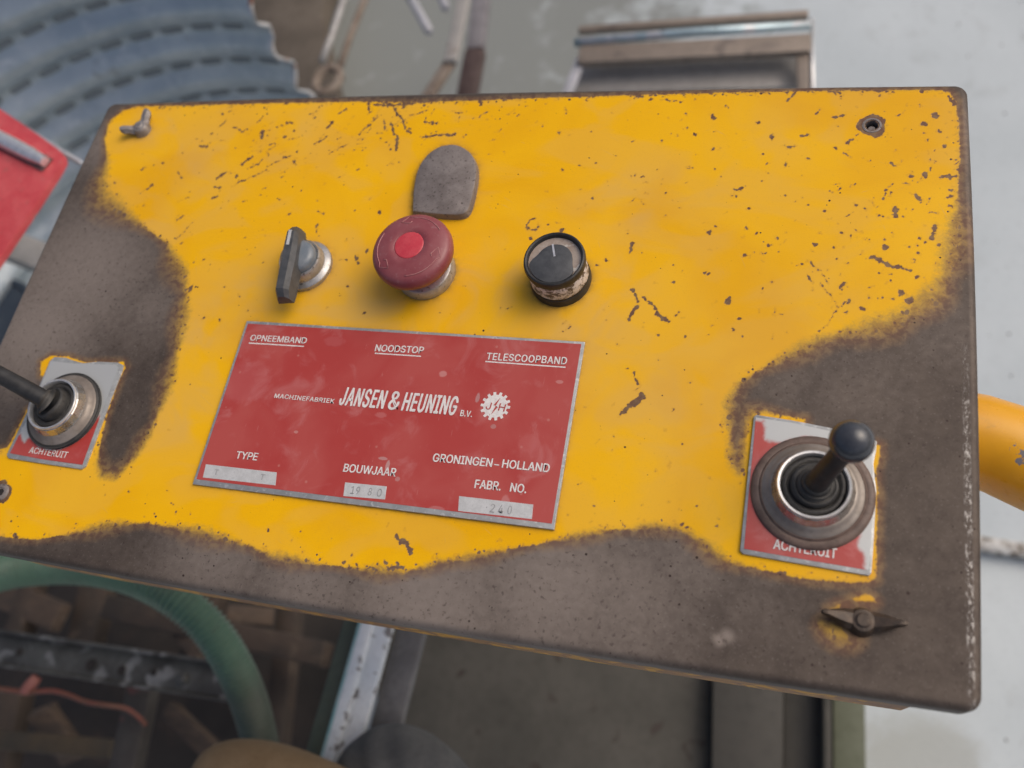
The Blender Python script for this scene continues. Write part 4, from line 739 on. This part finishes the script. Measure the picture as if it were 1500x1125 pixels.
mb = MB(); mb.tube([V[j * (na + 1)] for j in range(nz + 1)], [.0016 + .0010 * math.sin(j * .9) + .0012 * rng.random() for j in range(nz + 1)], 8)
mb.obj('torn_edge', M_['torn'], root, True)
M_['slot'] = worn('slot_shadow_line', (.08, .09, .10), (.12, .13, .14), 100, .7); M_['slot_in'] = worn('slot_infill', (.24, .275, .30), (.30, .33, .35), 100, .5, .3)
def slot_mesh():
    w_, h_ = .0160, .0062; o = []
    for nme, g, th, m in (('slot', 0.0, .0012, M_['slot']), ('slot_infill', -.0015, .0017, M_['slot_in'])):
        P = []
        for (cx, cy, t0) in ((w_ - h_, 0, -90), (-(w_ - h_), 0, 90)):
            for i in range(7):
                t = math.radians(t0 + 30 * i); P.append((cx + (h_ + g) * math.cos(t), cy + (h_ + g) * math.sin(t)))
        mb = MB(); mb.prism(P, 0, th, .0003)
        me = bpy.data.meshes.new(nme); me.from_pydata(mb.v, [], mb.f); me.materials.append(m); o.append(me)
    return o
sm1, sm2 = slot_mesh()
for row in range(6):
    zz = -.45 + PIT * (2 - row); r = crad(zz) - .0004
    for i in range(13 if row < 4 else 9):
        a = math.radians(82 + 6.3 * i + (row % 2) * 3.1)
        c = Vector((CC.x + r * math.cos(a), CC.y + r * math.sin(a), zz))
        nrm = Vector((-math.cos(a), -math.sin(a), 0)); tg = Vector((math.sin(a), -math.cos(a), 0)); up_ = nrm.cross(tg)
        mw = Matrix.Translation(c - Vector(root.location)) @ Matrix((tg, up_, nrm)).transposed().to_4x4()
        o1 = bpy.data.objects.new('slot', sm1); link(o1, root); o1.matrix_local = mw
        o2 = bpy.data.objects.new('slot_infill', sm2); link(o2, o1)
# ------------------------------------------------------------------ red bracket with its bolt, rod behind
M_['red_paint'] = worn('dusty_red_paint', (.46, .045, .055), (.52, .085, .09), 40, .45, 0, .0002, c3=(.30, .12, .10), s3=160, a3=(.64, .72))
zr = -.10
rb = [(-0.6854, 0.3147, -0.1000), (-0.5366, 0.2581, -0.1000), (-0.4756, 0.2286, -0.1000), (-0.4271, 0.2034, -0.1000), (-0.3972, 0.1873, -0.1000), (-0.3882, 0.1811, -0.1000), (-0.3847, 0.1750, -0.1000), (-0.3854, 0.1650, -0.1000), (-0.3918, 0.1303, -0.1000), (-0.4019, 0.0837, -0.1000), (-0.4144, 0.0318, -0.1000), (-0.5300, 0.0634, -0.1000)]
red = thing('red_bracket', tuple(rb[9]), 'red painted steel bracket with a slotted bolt at the left edge', 'bracket')
mb = MB(); mb.prism([(p[0], p[1]) for p in rb], -.106, -.100, .0012); mb.obj('plate', M_['red_paint'], red, auto=35)
M_['slotdark'] = worn('slot_dark_red', (.10, .06, .055), (.16, .08, .08), 120, .7)  # darker bar along the slot behind the bolt
mb = MB(); mb.bar((-0.5131, 0.2160, -0.0992), (-0.3961, 0.1690, -0.0992), .0135, .0012, .0005); mb.obj('slot', M_['slotdark'], red)
mb = MB(); mb.tube([(-0.5095, 0.2155, -0.0960), (-0.4629, 0.1969, -0.0960), (-0.4361, 0.1862, -0.0960), (-0.4143, 0.1773, -0.0960), (-0.3964, 0.1699, -0.0960)], [.0066, .0066, .0064, .0060, .0040], 16); mb.obj('bolt', M_['rim_bright'], red, auto=40)
mb = MB(); mb.tube([(-0.4751, 0.2311, -0.1300), (-0.4313, 0.2093, -0.1300), (-0.4020, 0.1957, -0.1300), (-0.3983, 0.1936, -0.1300)], [.0026, .0026, .0025, .0012], 16)
tag(mb.obj('steel_rod', worn('dull_grey_rod', (.36, .38, .42), (.45, .46, .48), 200, .5, .2), None, True), 'short pale grey rod end sticking out between red bracket and control box', 'rod')
# grey beam and dark blue drum at the left
M_['grey_paint'] = worn('dirty_grey_paint', (.23, .225, .215), (.30, .29, .28), 30, .6, 0, .0004, c3=(.12, .11, .10), s3=60, a3=(.6, .7))
mb = MB(); mb.bar((-0.9526, 0.3223, -0.4000), (-0.6072, 0.2292, -0.4000), .036, .03, .003)
tag(mb.obj('grey_beam', M_['grey_paint'], None, auto=35), 'flat grey beam passing under the left edge of the control box', 'beam')
M_['navy'] = worn('dark_blue_paint', (.022, .035, .06), (.04, .055, .08), 25, .5, 0, .0004)
dc = (-0.9974, 0.2576, -0.6000)
mb = MB(); mb.lathe([(.075, -.35), (.078, -.02), (.080, -.012), (.078, -.002), (.070, -.004), (.068, -.010), (.0001, -.010)], dc, seg=48, cap=False)
tag(mb.obj('blue_drum', M_['navy'], None, auto=35), 'dark blue drum standing low beside the left joystick corner', 'drum')
# ------------------------------------------------------------------ linkage at the top
M_['rust'] = worn('light_brown_rust', (.16, .12, .09), (.22, .18, .145), 50, .7, 0, .0006, c3=(.09, .055, .04), s3=80)
M_['worn_rod'] = worn('rubbed_grey_rod', (.30, .29, .28), (.40, .39, .38), 50, .5, .2, .0004)
ln = thing('lifting_linkage', (-0.5594, 0.7506, -0.6200), 'pair of rusty linkage rods ending in an eye behind the control box', 'linkage')
mb = MB(); mb.tube([(-0.5731, 1.0015, -0.6200), (-0.5753, 0.9052, -0.6200), (-0.5746, 0.8433, -0.6200), (-0.5765, 0.7834, -0.6200)], .0058, 14); mb.obj('rod', M_['worn_rod'], ln, True)
mb = MB(); mb.tube([(-0.5334, 1.0262, -0.6300), (-0.5431, 0.9137, -0.6300), (-0.5473, 0.8443, -0.6300), (-0.5476, 0.7771, -0.6300)], .0062, 14); mb.obj('rod', M_['rust'], ln, True)
ec_ = Vector((-0.5543, 0.7418, -0.6200)); mb = MB()
mb.tube([ec_ + Vector((.021 * math.cos(t), .026 * math.sin(t), 0)) for t in [math.pi * 2 * i / 32 for i in range(33)]], .0075, 14); mb.obj('eye', M_['rust'], ln, True)
M_['rustplate'] = worn('brown_dirt_plate', (.075, .06, .045), (.11, .09, .07), 12, .8, 0, .001)
mb = MB(); mb.prism([(-1.0859, 1.3195, -0.8400)[:2], (-0.7828, 1.2927, -0.8400)[:2], (-0.7863, 1.1339, -0.8400)[:2], (-0.6658, 0.8761, -0.8400)[:2], (-0.8453, 0.8622, -0.8400)[:2]], -.88, -.84, .004)
tag(mb.obj('dirt_plate', M_['rustplate'], None, auto=40), 'brown rusty plate on the floor behind the corrugated sheet', 'steel plate')
M_['pale'] = worn('pale_grey_paint', (.40, .40, .43), (.34, .34, .36), 40, .55, 0, .0004)
for (a, bb, lab) in (((-0.4779, 0.9546, -0.6000), (-0.3840, 0.8159, -0.6000), 'pale rod to the left of the beige bar behind the control box'), ((-0.4210, 0.9656, -0.6000), (-0.3667, 0.8644, -0.6000), 'short pale rod next to the beige bar at the top edge')):
    mb = MB(); mb.tube([a, Vector(a).lerp(Vector(bb), .95), bb], [.0075, .0075, .005], 14)
    tag(mb.obj('pale_rod', M_['pale'], None, True), lab, 'rod', 'pale rods behind the console')
M_['beige'] = worn('beige_dusty_bar', (.27, .26, .245), (.33, .31, .29), 30, .6, 0, .0004, c3=(.13, .10, .075), s3=30, a3=(.55, .68))
lv = thing('beige_lever', (-0.3332, 0.7219, -0.5800), 'beige dusty lever arm with a brown lower end behind the control box', 'lever')
mb = MB(); mb.bar((-0.3284, 0.9232, -0.5700), (-0.3245, 0.7323, -0.5800), .021, .012, .003); mb.obj('arm', M_['beige'], lv, auto=40)
mb = MB(); mb.bar((-0.3260, 0.7425, -0.5850), (-0.3669, 0.6548, -0.6000), .019, .012, .003); mb.obj('foot', M_['rust'], lv, auto=40)
M_['redbrown'] = worn('dark_red_brown', (.045, .025, .022), (.07, .045, .04), 40, .7); M_['mauve'] = worn('mauve_grey_paint', (.15, .14, .15), (.20, .19, .20), 30, .7)
br_ = thing('rusty_post', (-0.3684, 0.8684, -0.7500), 'dark red brown post with grey upper half beside the beige lever', 'post')
mb = MB(); mb.bar((-0.3721, 1.0934, -0.7000), (-0.3465, 0.8737, -0.7000), .030, .02, .003); mb.obj('upper_half', M_['mauve'], br_, auto=40)
mb = MB(); mb.bar((-0.3462, 0.8721, -0.7000), (-0.3388, 0.7266, -0.7000), .034, .02, .003); mb.obj('lower_half', M_['redbrown'], br_, auto=40)
# ------------------------------------------------------------------ folded channel, top right
ch = thing('steel_channel', (0.0303, 0.6965, -0.5300), 'brown folded steel channel with a sky reflection painted along its edge, behind the control box', 'steel channel')
M_['chan'] = worn('brownish_bare_steel', (.21, .17, .135), (.255, .21, .17), 14, .55, .1, .0004, c3=(.15, .12, .10), s3=30, a3=(.58, .7), stretch=(.25, 1, 1))
M_['chan_edge'] = worn('sky_reflection_edge', (.42, .53, .57), (.22, .30, .31), 10, .3, .4, .0003, c3=(.55, .55, .56), s3=20, a3=(.5, .62), stretch=(.4, 1, 1))  # blue streak is a sky reflection painted into the edge colour
M_['chan_in'] = worn('grey_inside_face', (.27, .255, .235), (.33, .31, .29), 20, .6, .1, .0004)
zc_ = -.53
mb = MB(); mb.bar((-0.1099, 0.6858, -0.5300), (0.1924, 0.6936, -0.5300), .030, .012, .002); mb.obj('web', M_['chan'], ch, auto=35)
mb = MB(); mb.tube([(-0.1181, 0.7071, -0.5250), (0.0374, 0.7176, -0.5250), (0.1915, 0.7222, -0.5250)], .0062, 16); mb.obj('rolled_edge', M_['chan_edge'], ch, True)
mb = MB(); mb.bar((-0.1205, 0.7450, -0.5400), (0.1877, 0.7557, -0.5400), .011, .010, .002); mb.obj('back_flange', M_['chan'], ch, auto=35)
mb = MB(); mb.bar((0.1842, 0.6848, -0.5370), (0.1919, 0.5957, -0.5370), .018, .012, .002); mb.obj('end_leg', M_['chan'], ch, auto=35)
mb = MB(); mb.bar((-0.1071, 0.6880, -0.5350), (-0.1217, 0.6161, -0.5400), .014, .010, .002); mb.obj('end_leg', M_['pale'], ch, auto=35)
mb = MB(); mb.tube([(0.1928, 0.7378, -0.5300), (0.1959, 0.6719, -0.5300), (0.2005, 0.5895, -0.5300)], .0022, 10); mb.obj('bright_end_rim', M_['rim_bright'], ch, True)
mb = MB(); mb.bar((-0.1156, 0.6726, -0.5600), (0.1855, 0.6745, -0.5600), .050, .008, .002); mb.obj('inner_face', M_['chan_in'], ch, auto=35)
# ------------------------------------------------------------------ lower left machinery
M_['shade_ground'] = worn('shade_dark_ground', (.013, .010, .008), (.024, .018, .014), 8, .7, 0, .003, c3=(.03, .02, .015), s3=20, a3=(.56, .68))  # near-black sheet added to paint the shade under the machinery
shade_outline = [(-1.5853, 0.0326, -0.9000)[:2], (-0.4010, 0.0068, -0.9000)[:2], (-0.3598, -0.4191, -0.9000)[:2], (-1.2935, -0.6170, -0.9000)[:2]]
mb = MB(); mb.prism(shade_outline, -.94, -.90, .004)
tag(mb.obj('shade_sheet', M_['shade_ground'], None, auto=40), 'black sheet on the floor standing in for shade under the machinery at lower left', 'shade sheet')
M_['rustbox'] = worn('dark_rust_steel', (.050, .034, .024), (.028, .021, .016), 18, .75, 0, .001, c3=(.07, .05, .035), s3=40)
M_['timber'] = worn('dirty_brown_timber', (.075, .050, .034), (.045, .032, .024), 26, .8, 0, .001, c3=(.10, .075, .055), s3=60, stretch=(1, 5, 1))
mf = thing('rusty_framework', (-0.6695, -0.1752, -0.7000), 'dark rusty machine frame in the shade under the green hose', 'machine frame')
for (a, bb, wd) in (((-0.8415, -0.0711, -0.7200), (-0.8251, -0.2066, -0.7200), .03), ((-0.7450, -0.0741, -0.7400), (-0.7265, -0.1979, -0.7400), .045), ((-0.5620, -0.0645, -0.7600), (-0.5693, -0.1979, -0.7600), .03), ((-0.4421, -0.0572, -0.7600), (-0.4029, -0.2807, -0.7600), .03), ((-0.7856, -0.2482, -0.7000), (-0.7528, -0.4034, -0.7000), .05)):
    mb = MB(); mb.bar(a, bb, wd, .03, .003); mb.obj('upright', M_['rustbox'], mf, auto=35)
for (a, bb, wd) in (((-0.6357, -0.0904, -0.7300), (-0.4864, -0.1600, -0.6600), .028), ((-0.9384, -0.1215, -0.7400), (-0.7520, -0.1461, -0.7000), .040), ((-0.5002, -0.1040, -0.7000), (-0.4519, -0.0949, -0.7400), .024), ((-0.6967, -0.2621, -0.6600), (-0.6692, -0.3137, -0.7200), .034), ((-0.5372, -0.2321, -0.7000), (-0.4041, -0.2738, -0.6400), .022)):
    mb = MB(); mb.bar(a, bb, wd, .018, .002); mb.obj('timber_piece', M_['timber'], mf, auto=35)
mb = MB(); mb.bar((-0.6651, -0.1226, -0.6800), (-0.3296, -0.1327, -0.6800), .03, .03, .003); mb.obj('cross_member', M_['rustbox'], mf, auto=35)
M_['ochre'] = worn('ochre_stained_rail', (.035, .028, .018), (.055, .038, .02), 16, .7, 0, .001)
mb = MB(); mb.bar((-0.7674, -0.3078, -0.6200), (-0.5398, -0.2824, -0.6200), .022, .02, .003)
tag(mb.obj('ochre_rail', M_['ochre'], None, auto=35), 'dull ochre rail low in the bottom left corner', 'rail')
M_['beamgalv'] = worn('grimy_galvanised_beam', (.10, .10, .092), (.05, .047, .042), 22, .55, .3, .0006, c3=(.20, .20, .195), s3=40, a3=(.56, .66))
pbm = thing('punched_beam', (-0.4684, -0.1822, -0.4500), 'grimy punched steel beam with round holes crossing under the green hose', 'beam')
pa, pe = Vector((-0.6704, -0.1983, -0.4500)), Vector((-0.3049, -0.1836, -0.4500)); pd = (pe - pa).normalized(); pn = Vector((-pd.y, pd.x, 0))
mb = MB(); mb.bar(pa, pe, .030, .004, .001); mb.obj('web', M_['beamgalv'], pbm, auto=35)
mb = MB(); mb.bar(pa + pn * .0165 + Vector((0, 0, .004)), pe + pn * .0165 + Vector((0, 0, .004)), .004, .014, .001); mb.obj('flange', M_['beamgalv'], pbm, auto=35)
mb = MB(); mb.bar(pa - pn * .0165 + Vector((0, 0, .001)), pe - pn * .0165 + Vector((0, 0, .001)), .003, .008, .001); mb.obj('flange', M_['beamgalv'], pbm, auto=35)
for q, r in (((-0.4758, -0.1933, -0.4470), .0062), ((-0.4379, -0.1926, -0.4470), .0050), ((-0.4006, -0.1885, -0.4470), .0035), ((-0.5679, -0.1949, -0.4470), .004)):
    mb = MB(); mb.lathe([(r, 0), (r - .0006, .0006), (r - .0012, .0002), (.0001, .0001)], q, seg=24, cap=False); mb.obj('hole', M_['hole'], pbm)
mb = MB(); mb.lathe([(.0055, 0), (.0055, .003), (.004, .0045), (.0001, .005)], (-0.3648, -0.1893, -0.4460), seg=20, cap=False); mb.obj('bolt', M_['beamgalv'], pbm, auto=35)
M_['postgrey'] = worn('dirty_post_paint', (.055, .050, .044), (.04, .034, .03), 22, .7, 0, .0005, c3=(.11, .05, .045), s3=30, a3=(.62, .7))
mb = MB(); mb.bar((-0.4463, -0.1906, -0.5000), (-0.4224, -0.3606, -0.5000), .031, .02, .003)
tag(mb.obj('grey_post', M_['postgrey'], None, auto=35), 'dirty grey post running down from the punched beam to the bottom edge', 'post')
M_['cable'] = worn('faded_orange_cable', (.17, .045, .03), (.12, .05, .03), 60, .55, 0, .0003)
cb = thing('orange_cable', (-0.4780, -0.2194, -0.4300), 'faded orange cable with a pink sleeve hanging below the punched beam', 'cable')
mb = MB(); mb.tube([(-0.6108, -0.2348, -0.4300), (-0.5583, -0.2322, -0.4300), (-0.5244, -0.2298, -0.4300), (-0.4971, -0.2239, -0.4300), (-0.4758, -0.2243, -0.4300), (-0.4537, -0.2270, -0.4300), (-0.4295, -0.2261, -0.4300), (-0.4154, -0.2256, -0.4400), (-0.4062, -0.2304, -0.4500), (-0.3992, -0.2377, -0.4600)], .0024, 12, step=.004); mb.obj('wire', M_['cable'], cb, True)
M_['sleeve'] = worn('pink_sleeve', (.30, .12, .10), (.22, .08, .065), 60, .6)
mb = MB(); mb.tube([(-0.5197, -0.2144, -0.4300), (-0.5232, -0.2216, -0.4300), (-0.5266, -0.2289, -0.4300), (-0.5264, -0.2328, -0.4300)], [.0052, .0060, .0064, .0040], 14, step=.003); mb.obj('sleeve', M_['sleeve'], cb, True)
# ------------------------------------------------------------------ green hose
k = NT('green_ribbed_hose'); n1 = k.noise(9, 4, .6); n2 = k.noise(90, 4, .6)
cc = k.mix(k.ss(n1, .4, .62), (.095, .175, .120), (.080, .135, .095)); cc = k.mix(k.ss(n2, .5, .8, 0, .5), cc, (.06, .06, .045))
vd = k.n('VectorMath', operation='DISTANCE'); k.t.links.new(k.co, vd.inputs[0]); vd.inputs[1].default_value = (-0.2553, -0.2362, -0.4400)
cc = k.mix(k.ss(k.math('ADD', vd.outputs['Value'], k.math('MULTIPLY', n1, .06)), .16, .10, 0, .8), cc, (.055, .058, .045))  # shade and some grime on the lower hose, painted into its colour
M_['hose'] = k.out(cc, .42, 0, n2, .0003, .3)
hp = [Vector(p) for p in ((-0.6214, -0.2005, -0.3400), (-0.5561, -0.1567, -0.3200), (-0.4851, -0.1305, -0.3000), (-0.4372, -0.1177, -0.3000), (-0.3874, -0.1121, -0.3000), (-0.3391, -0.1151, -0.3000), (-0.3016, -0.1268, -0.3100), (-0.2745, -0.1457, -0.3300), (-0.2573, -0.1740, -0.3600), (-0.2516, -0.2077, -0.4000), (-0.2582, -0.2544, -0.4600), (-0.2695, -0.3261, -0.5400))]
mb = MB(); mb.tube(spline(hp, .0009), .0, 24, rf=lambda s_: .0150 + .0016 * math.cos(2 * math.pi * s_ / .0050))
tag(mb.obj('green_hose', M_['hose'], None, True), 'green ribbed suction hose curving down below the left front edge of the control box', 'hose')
# ------------------------------------------------------------------ pale rail
rl = thing('painted_rail', (-0.1456, -0.1641, -0.3600), 'pale blue white worn rail running down from the front edge of the control box', 'rail')
M_['railw'] = worn('chipped_pale_blue_paint', (.52, .58, .64), (.62, .66, .70), 30, .5, 0, .0004, c3=(.17, .165, .17), s3=70, a3=(.56, .64), stretch=(1, .6, 1))
M_['railg'] = worn('grimy_rail_side', (.10, .10, .105), (.15, .15, .155), 30, .6, .1, .0005); M_['railb'] = worn('teal_streak', (.17, .33, .36), (.28, .40, .43), 60, .5)
M_['greenp'] = worn('dark_green_paint', (.05, .065, .05), (.065, .08, .06), 20, .6)
ra, rb_ = Vector((-0.1453, -0.0772, -0.3600)), Vector((-0.1535, -0.2556, -0.3600)); rd = (rb_ - ra).normalized(); rn = Vector((-rd.y, rd.x, 0))
if rn.x < 0: rn = -rn
Z1 = Vector((0, 0, 1))
mb = MB(); mb.bar(ra, rb_, .0135, .010, .0015); mb.obj('left_lip', M_['railw'], rl, auto=35)
mb = MB(); mb.bar(ra + rn * .0145 - Z1 * .004, rb_ + rn * .0145 - Z1 * .004, .0165, .008, .0015); mb.obj('web', M_['railw'], rl, auto=35)
mb = MB(); mb.bar(ra - rn * .0048 + Z1 * .0047, rb_ - rn * .0048 + Z1 * .0047, .0026, .001); mb.obj('teal_stripe', M_['railb'], rl)
mb = MB(); mb.bar(ra + rn * .035 - Z1 * .018, rb_ + rn * .035 - Z1 * .018, .026, .010, .0015); mb.obj('lower_flange', M_['railg'], rl, auto=35)
mb = MB(); mb.bar(ra - rn * .0165 - Z1 * .008, rb_ - rn * .0165 - Z1 * .008, .015, .012, .0015); mb.obj('green_strip', M_['greenp'], rl, auto=35)
# ------------------------------------------------------------------ machine bed under the front edge
bed = thing('machine_bed', (0.0251, -0.1399, -0.7500), 'dirty steel machine bed, coloured dark for shade, below the front of the control box', 'machine bed')
M_['bed'] = worn('dirty_shaded_bed', (.048, .045, .036), (.066, .061, .050), 12, .75, 0, .0008, c3=(.035, .026, .02), s3=30, a3=(.62, .70))  # shade below the console front is put into the bed colour
M_['bedd'] = worn('darker_bed_strip', (.038, .036, .030), (.050, .046, .038), 10, .7, 0, .0006, stretch=(1, .2, 1)); M_['olive'] = worn('olive_grey_paint', (.085, .095, .058), (.11, .12, .08), 14, .65, 0, .0006)
def pr(ps, z0, z1, m, nm):
    mb = MB(); mb.prism([p[:2] for p in ps], z0, z1, .003); mb.obj(nm, m, bed, auto=35)
pr(((-0.3182, 0.0057, -0.7500), (0.1241, 0.0649, -0.7500), (0.1519, -0.2950, -0.7500), (-0.2372, -0.3775, -0.7500)), -.80, -.75, M_['bed'], 'bed_plate')
pr(((0.1252, 0.0583, -0.7200), (0.2078, 0.0694, -0.7200), (0.2251, -0.2764, -0.7200), (0.1522, -0.2918, -0.7200)), -.80, -.72, M_['bedd'], 'side_channel')
pr(((0.2086, 0.0740, -0.7400), (0.2511, 0.0797, -0.7400), (0.2659, -0.2698, -0.7400), (0.2263, -0.2782, -0.7400)), -.80, -.74, M_['bedd'], 'side_channel')
pr(((0.2495, 0.0727, -0.7100), (0.2586, 0.0739, -0.7100), (0.2729, -0.2652, -0.7100), (0.2650, -0.2669, -0.7100)), -.80, -.71, M_['bed'], 'lip')
pr(((0.2664, 0.0907, -0.7800), (0.3023, 0.0955, -0.7800), (0.3168, -0.2632, -0.7800), (0.2815, -0.2707, -0.7800)), -.90, -.78, M_['olive'], 'olive_panel')
# ------------------------------------------------------------------ tan pad and grey cloth at the bottom edge
def blob(c, rx, ry, rz, rot, e=1.0, nz=28, ns=64):
    V = []; F = []; c = Vector(c); cr, sr = math.cos(rot), math.sin(rot)
    for j in range(nz + 1):
        ph = math.pi * j / nz - math.pi / 2
        for i in range(ns):
            t = 2 * math.pi * i / ns; sg = lambda q: math.copysign(abs(q) ** e, q)
            x = rx * sg(math.cos(t)) * max(1e-4, math.cos(ph)) ** .7; y = ry * sg(math.sin(t)) * max(1e-4, math.cos(ph)) ** .7; zz = rz * math.sin(ph)
            V.append(c + Vector((x * cr - y * sr, x * sr + y * cr, zz)))
    for j in range(nz):
        for i in range(ns):
            k_ = (i + 1) % ns; F.append((j * ns + i, j * ns + k_, (j + 1) * ns + k_, (j + 1) * ns + i))
    return V, F
M_['tan'] = worn('tan_suede', (.175, .115, .058), (.20, .135, .072), 60, .85, 0, .0004, c3=(.10, .06, .03), s3=30, a3=(.62, .72))
bc_ = Vector((-0.1396, -0.2626, -0.3000))
V, F = blob(bc_, .096, .042, .03, math.radians(-8), .85)
tag(make('tan_pad', V, F, M_['tan'], None, True), 'rounded tan pad peeking up at the bottom edge of the photo', 'pad')
M_['cloth'] = worn('grey_cloth', (.060, .062, .064), (.085, .086, .086), 60, .9, 0, .0006)
V, F = blob((-0.0740, -0.2469, -0.3400), .065, .056, .03, math.radians(-25), .9)
rr_ = np.random.default_rng(3); V = [Vector(v) + Vector((0, 0, .0015 * math.sin(v[0] * 210 + v[1] * 130))) for v in V]
tag(make('grey_cloth', V, F, M_['cloth'], None, True), 'folded dark grey cloth beside the tan pad at the bottom edge', 'cloth')

# ------------------------------------------------------------------ grit on the concrete
M_['grit'] = worn('dark_grit', (.24, .235, .22), (.34, .33, .32), 30, .9)
mb = MB(); g0 = Vector((0.3582, -0.0270, -0.9500))
for i in range(110):
    x_, y_ = rng.uniform(.22, .75), rng.uniform(-.35, 1.3); side = (Vector((x_, y_, 0)) - sa).dot(sn) > 0
    s_ = rng.uniform(.001, .0032); zc_ = (-.93 if side else -.95) + s_ * .3
    n_ = 5; V = []; 
    for k_ in range(n_):
        a_ = 2 * math.pi * k_ / n_ + rng.random(); V.append((x_ + s_ * rng.uniform(.6, 1.2) * math.cos(a_), y_ + s_ * rng.uniform(.6, 1.2) * math.sin(a_), zc_ - s_ * .4))
    V.append((x_, y_, zc_ + s_ * .6)); mb.add(V, [(k_, (k_ + 1) % n_, n_) for k_ in range(n_)])
tag(mb.obj('floor_grit', M_['grit'], None), 'small dark grit scattered over the pale concrete', 'grit', None, 'stuff')
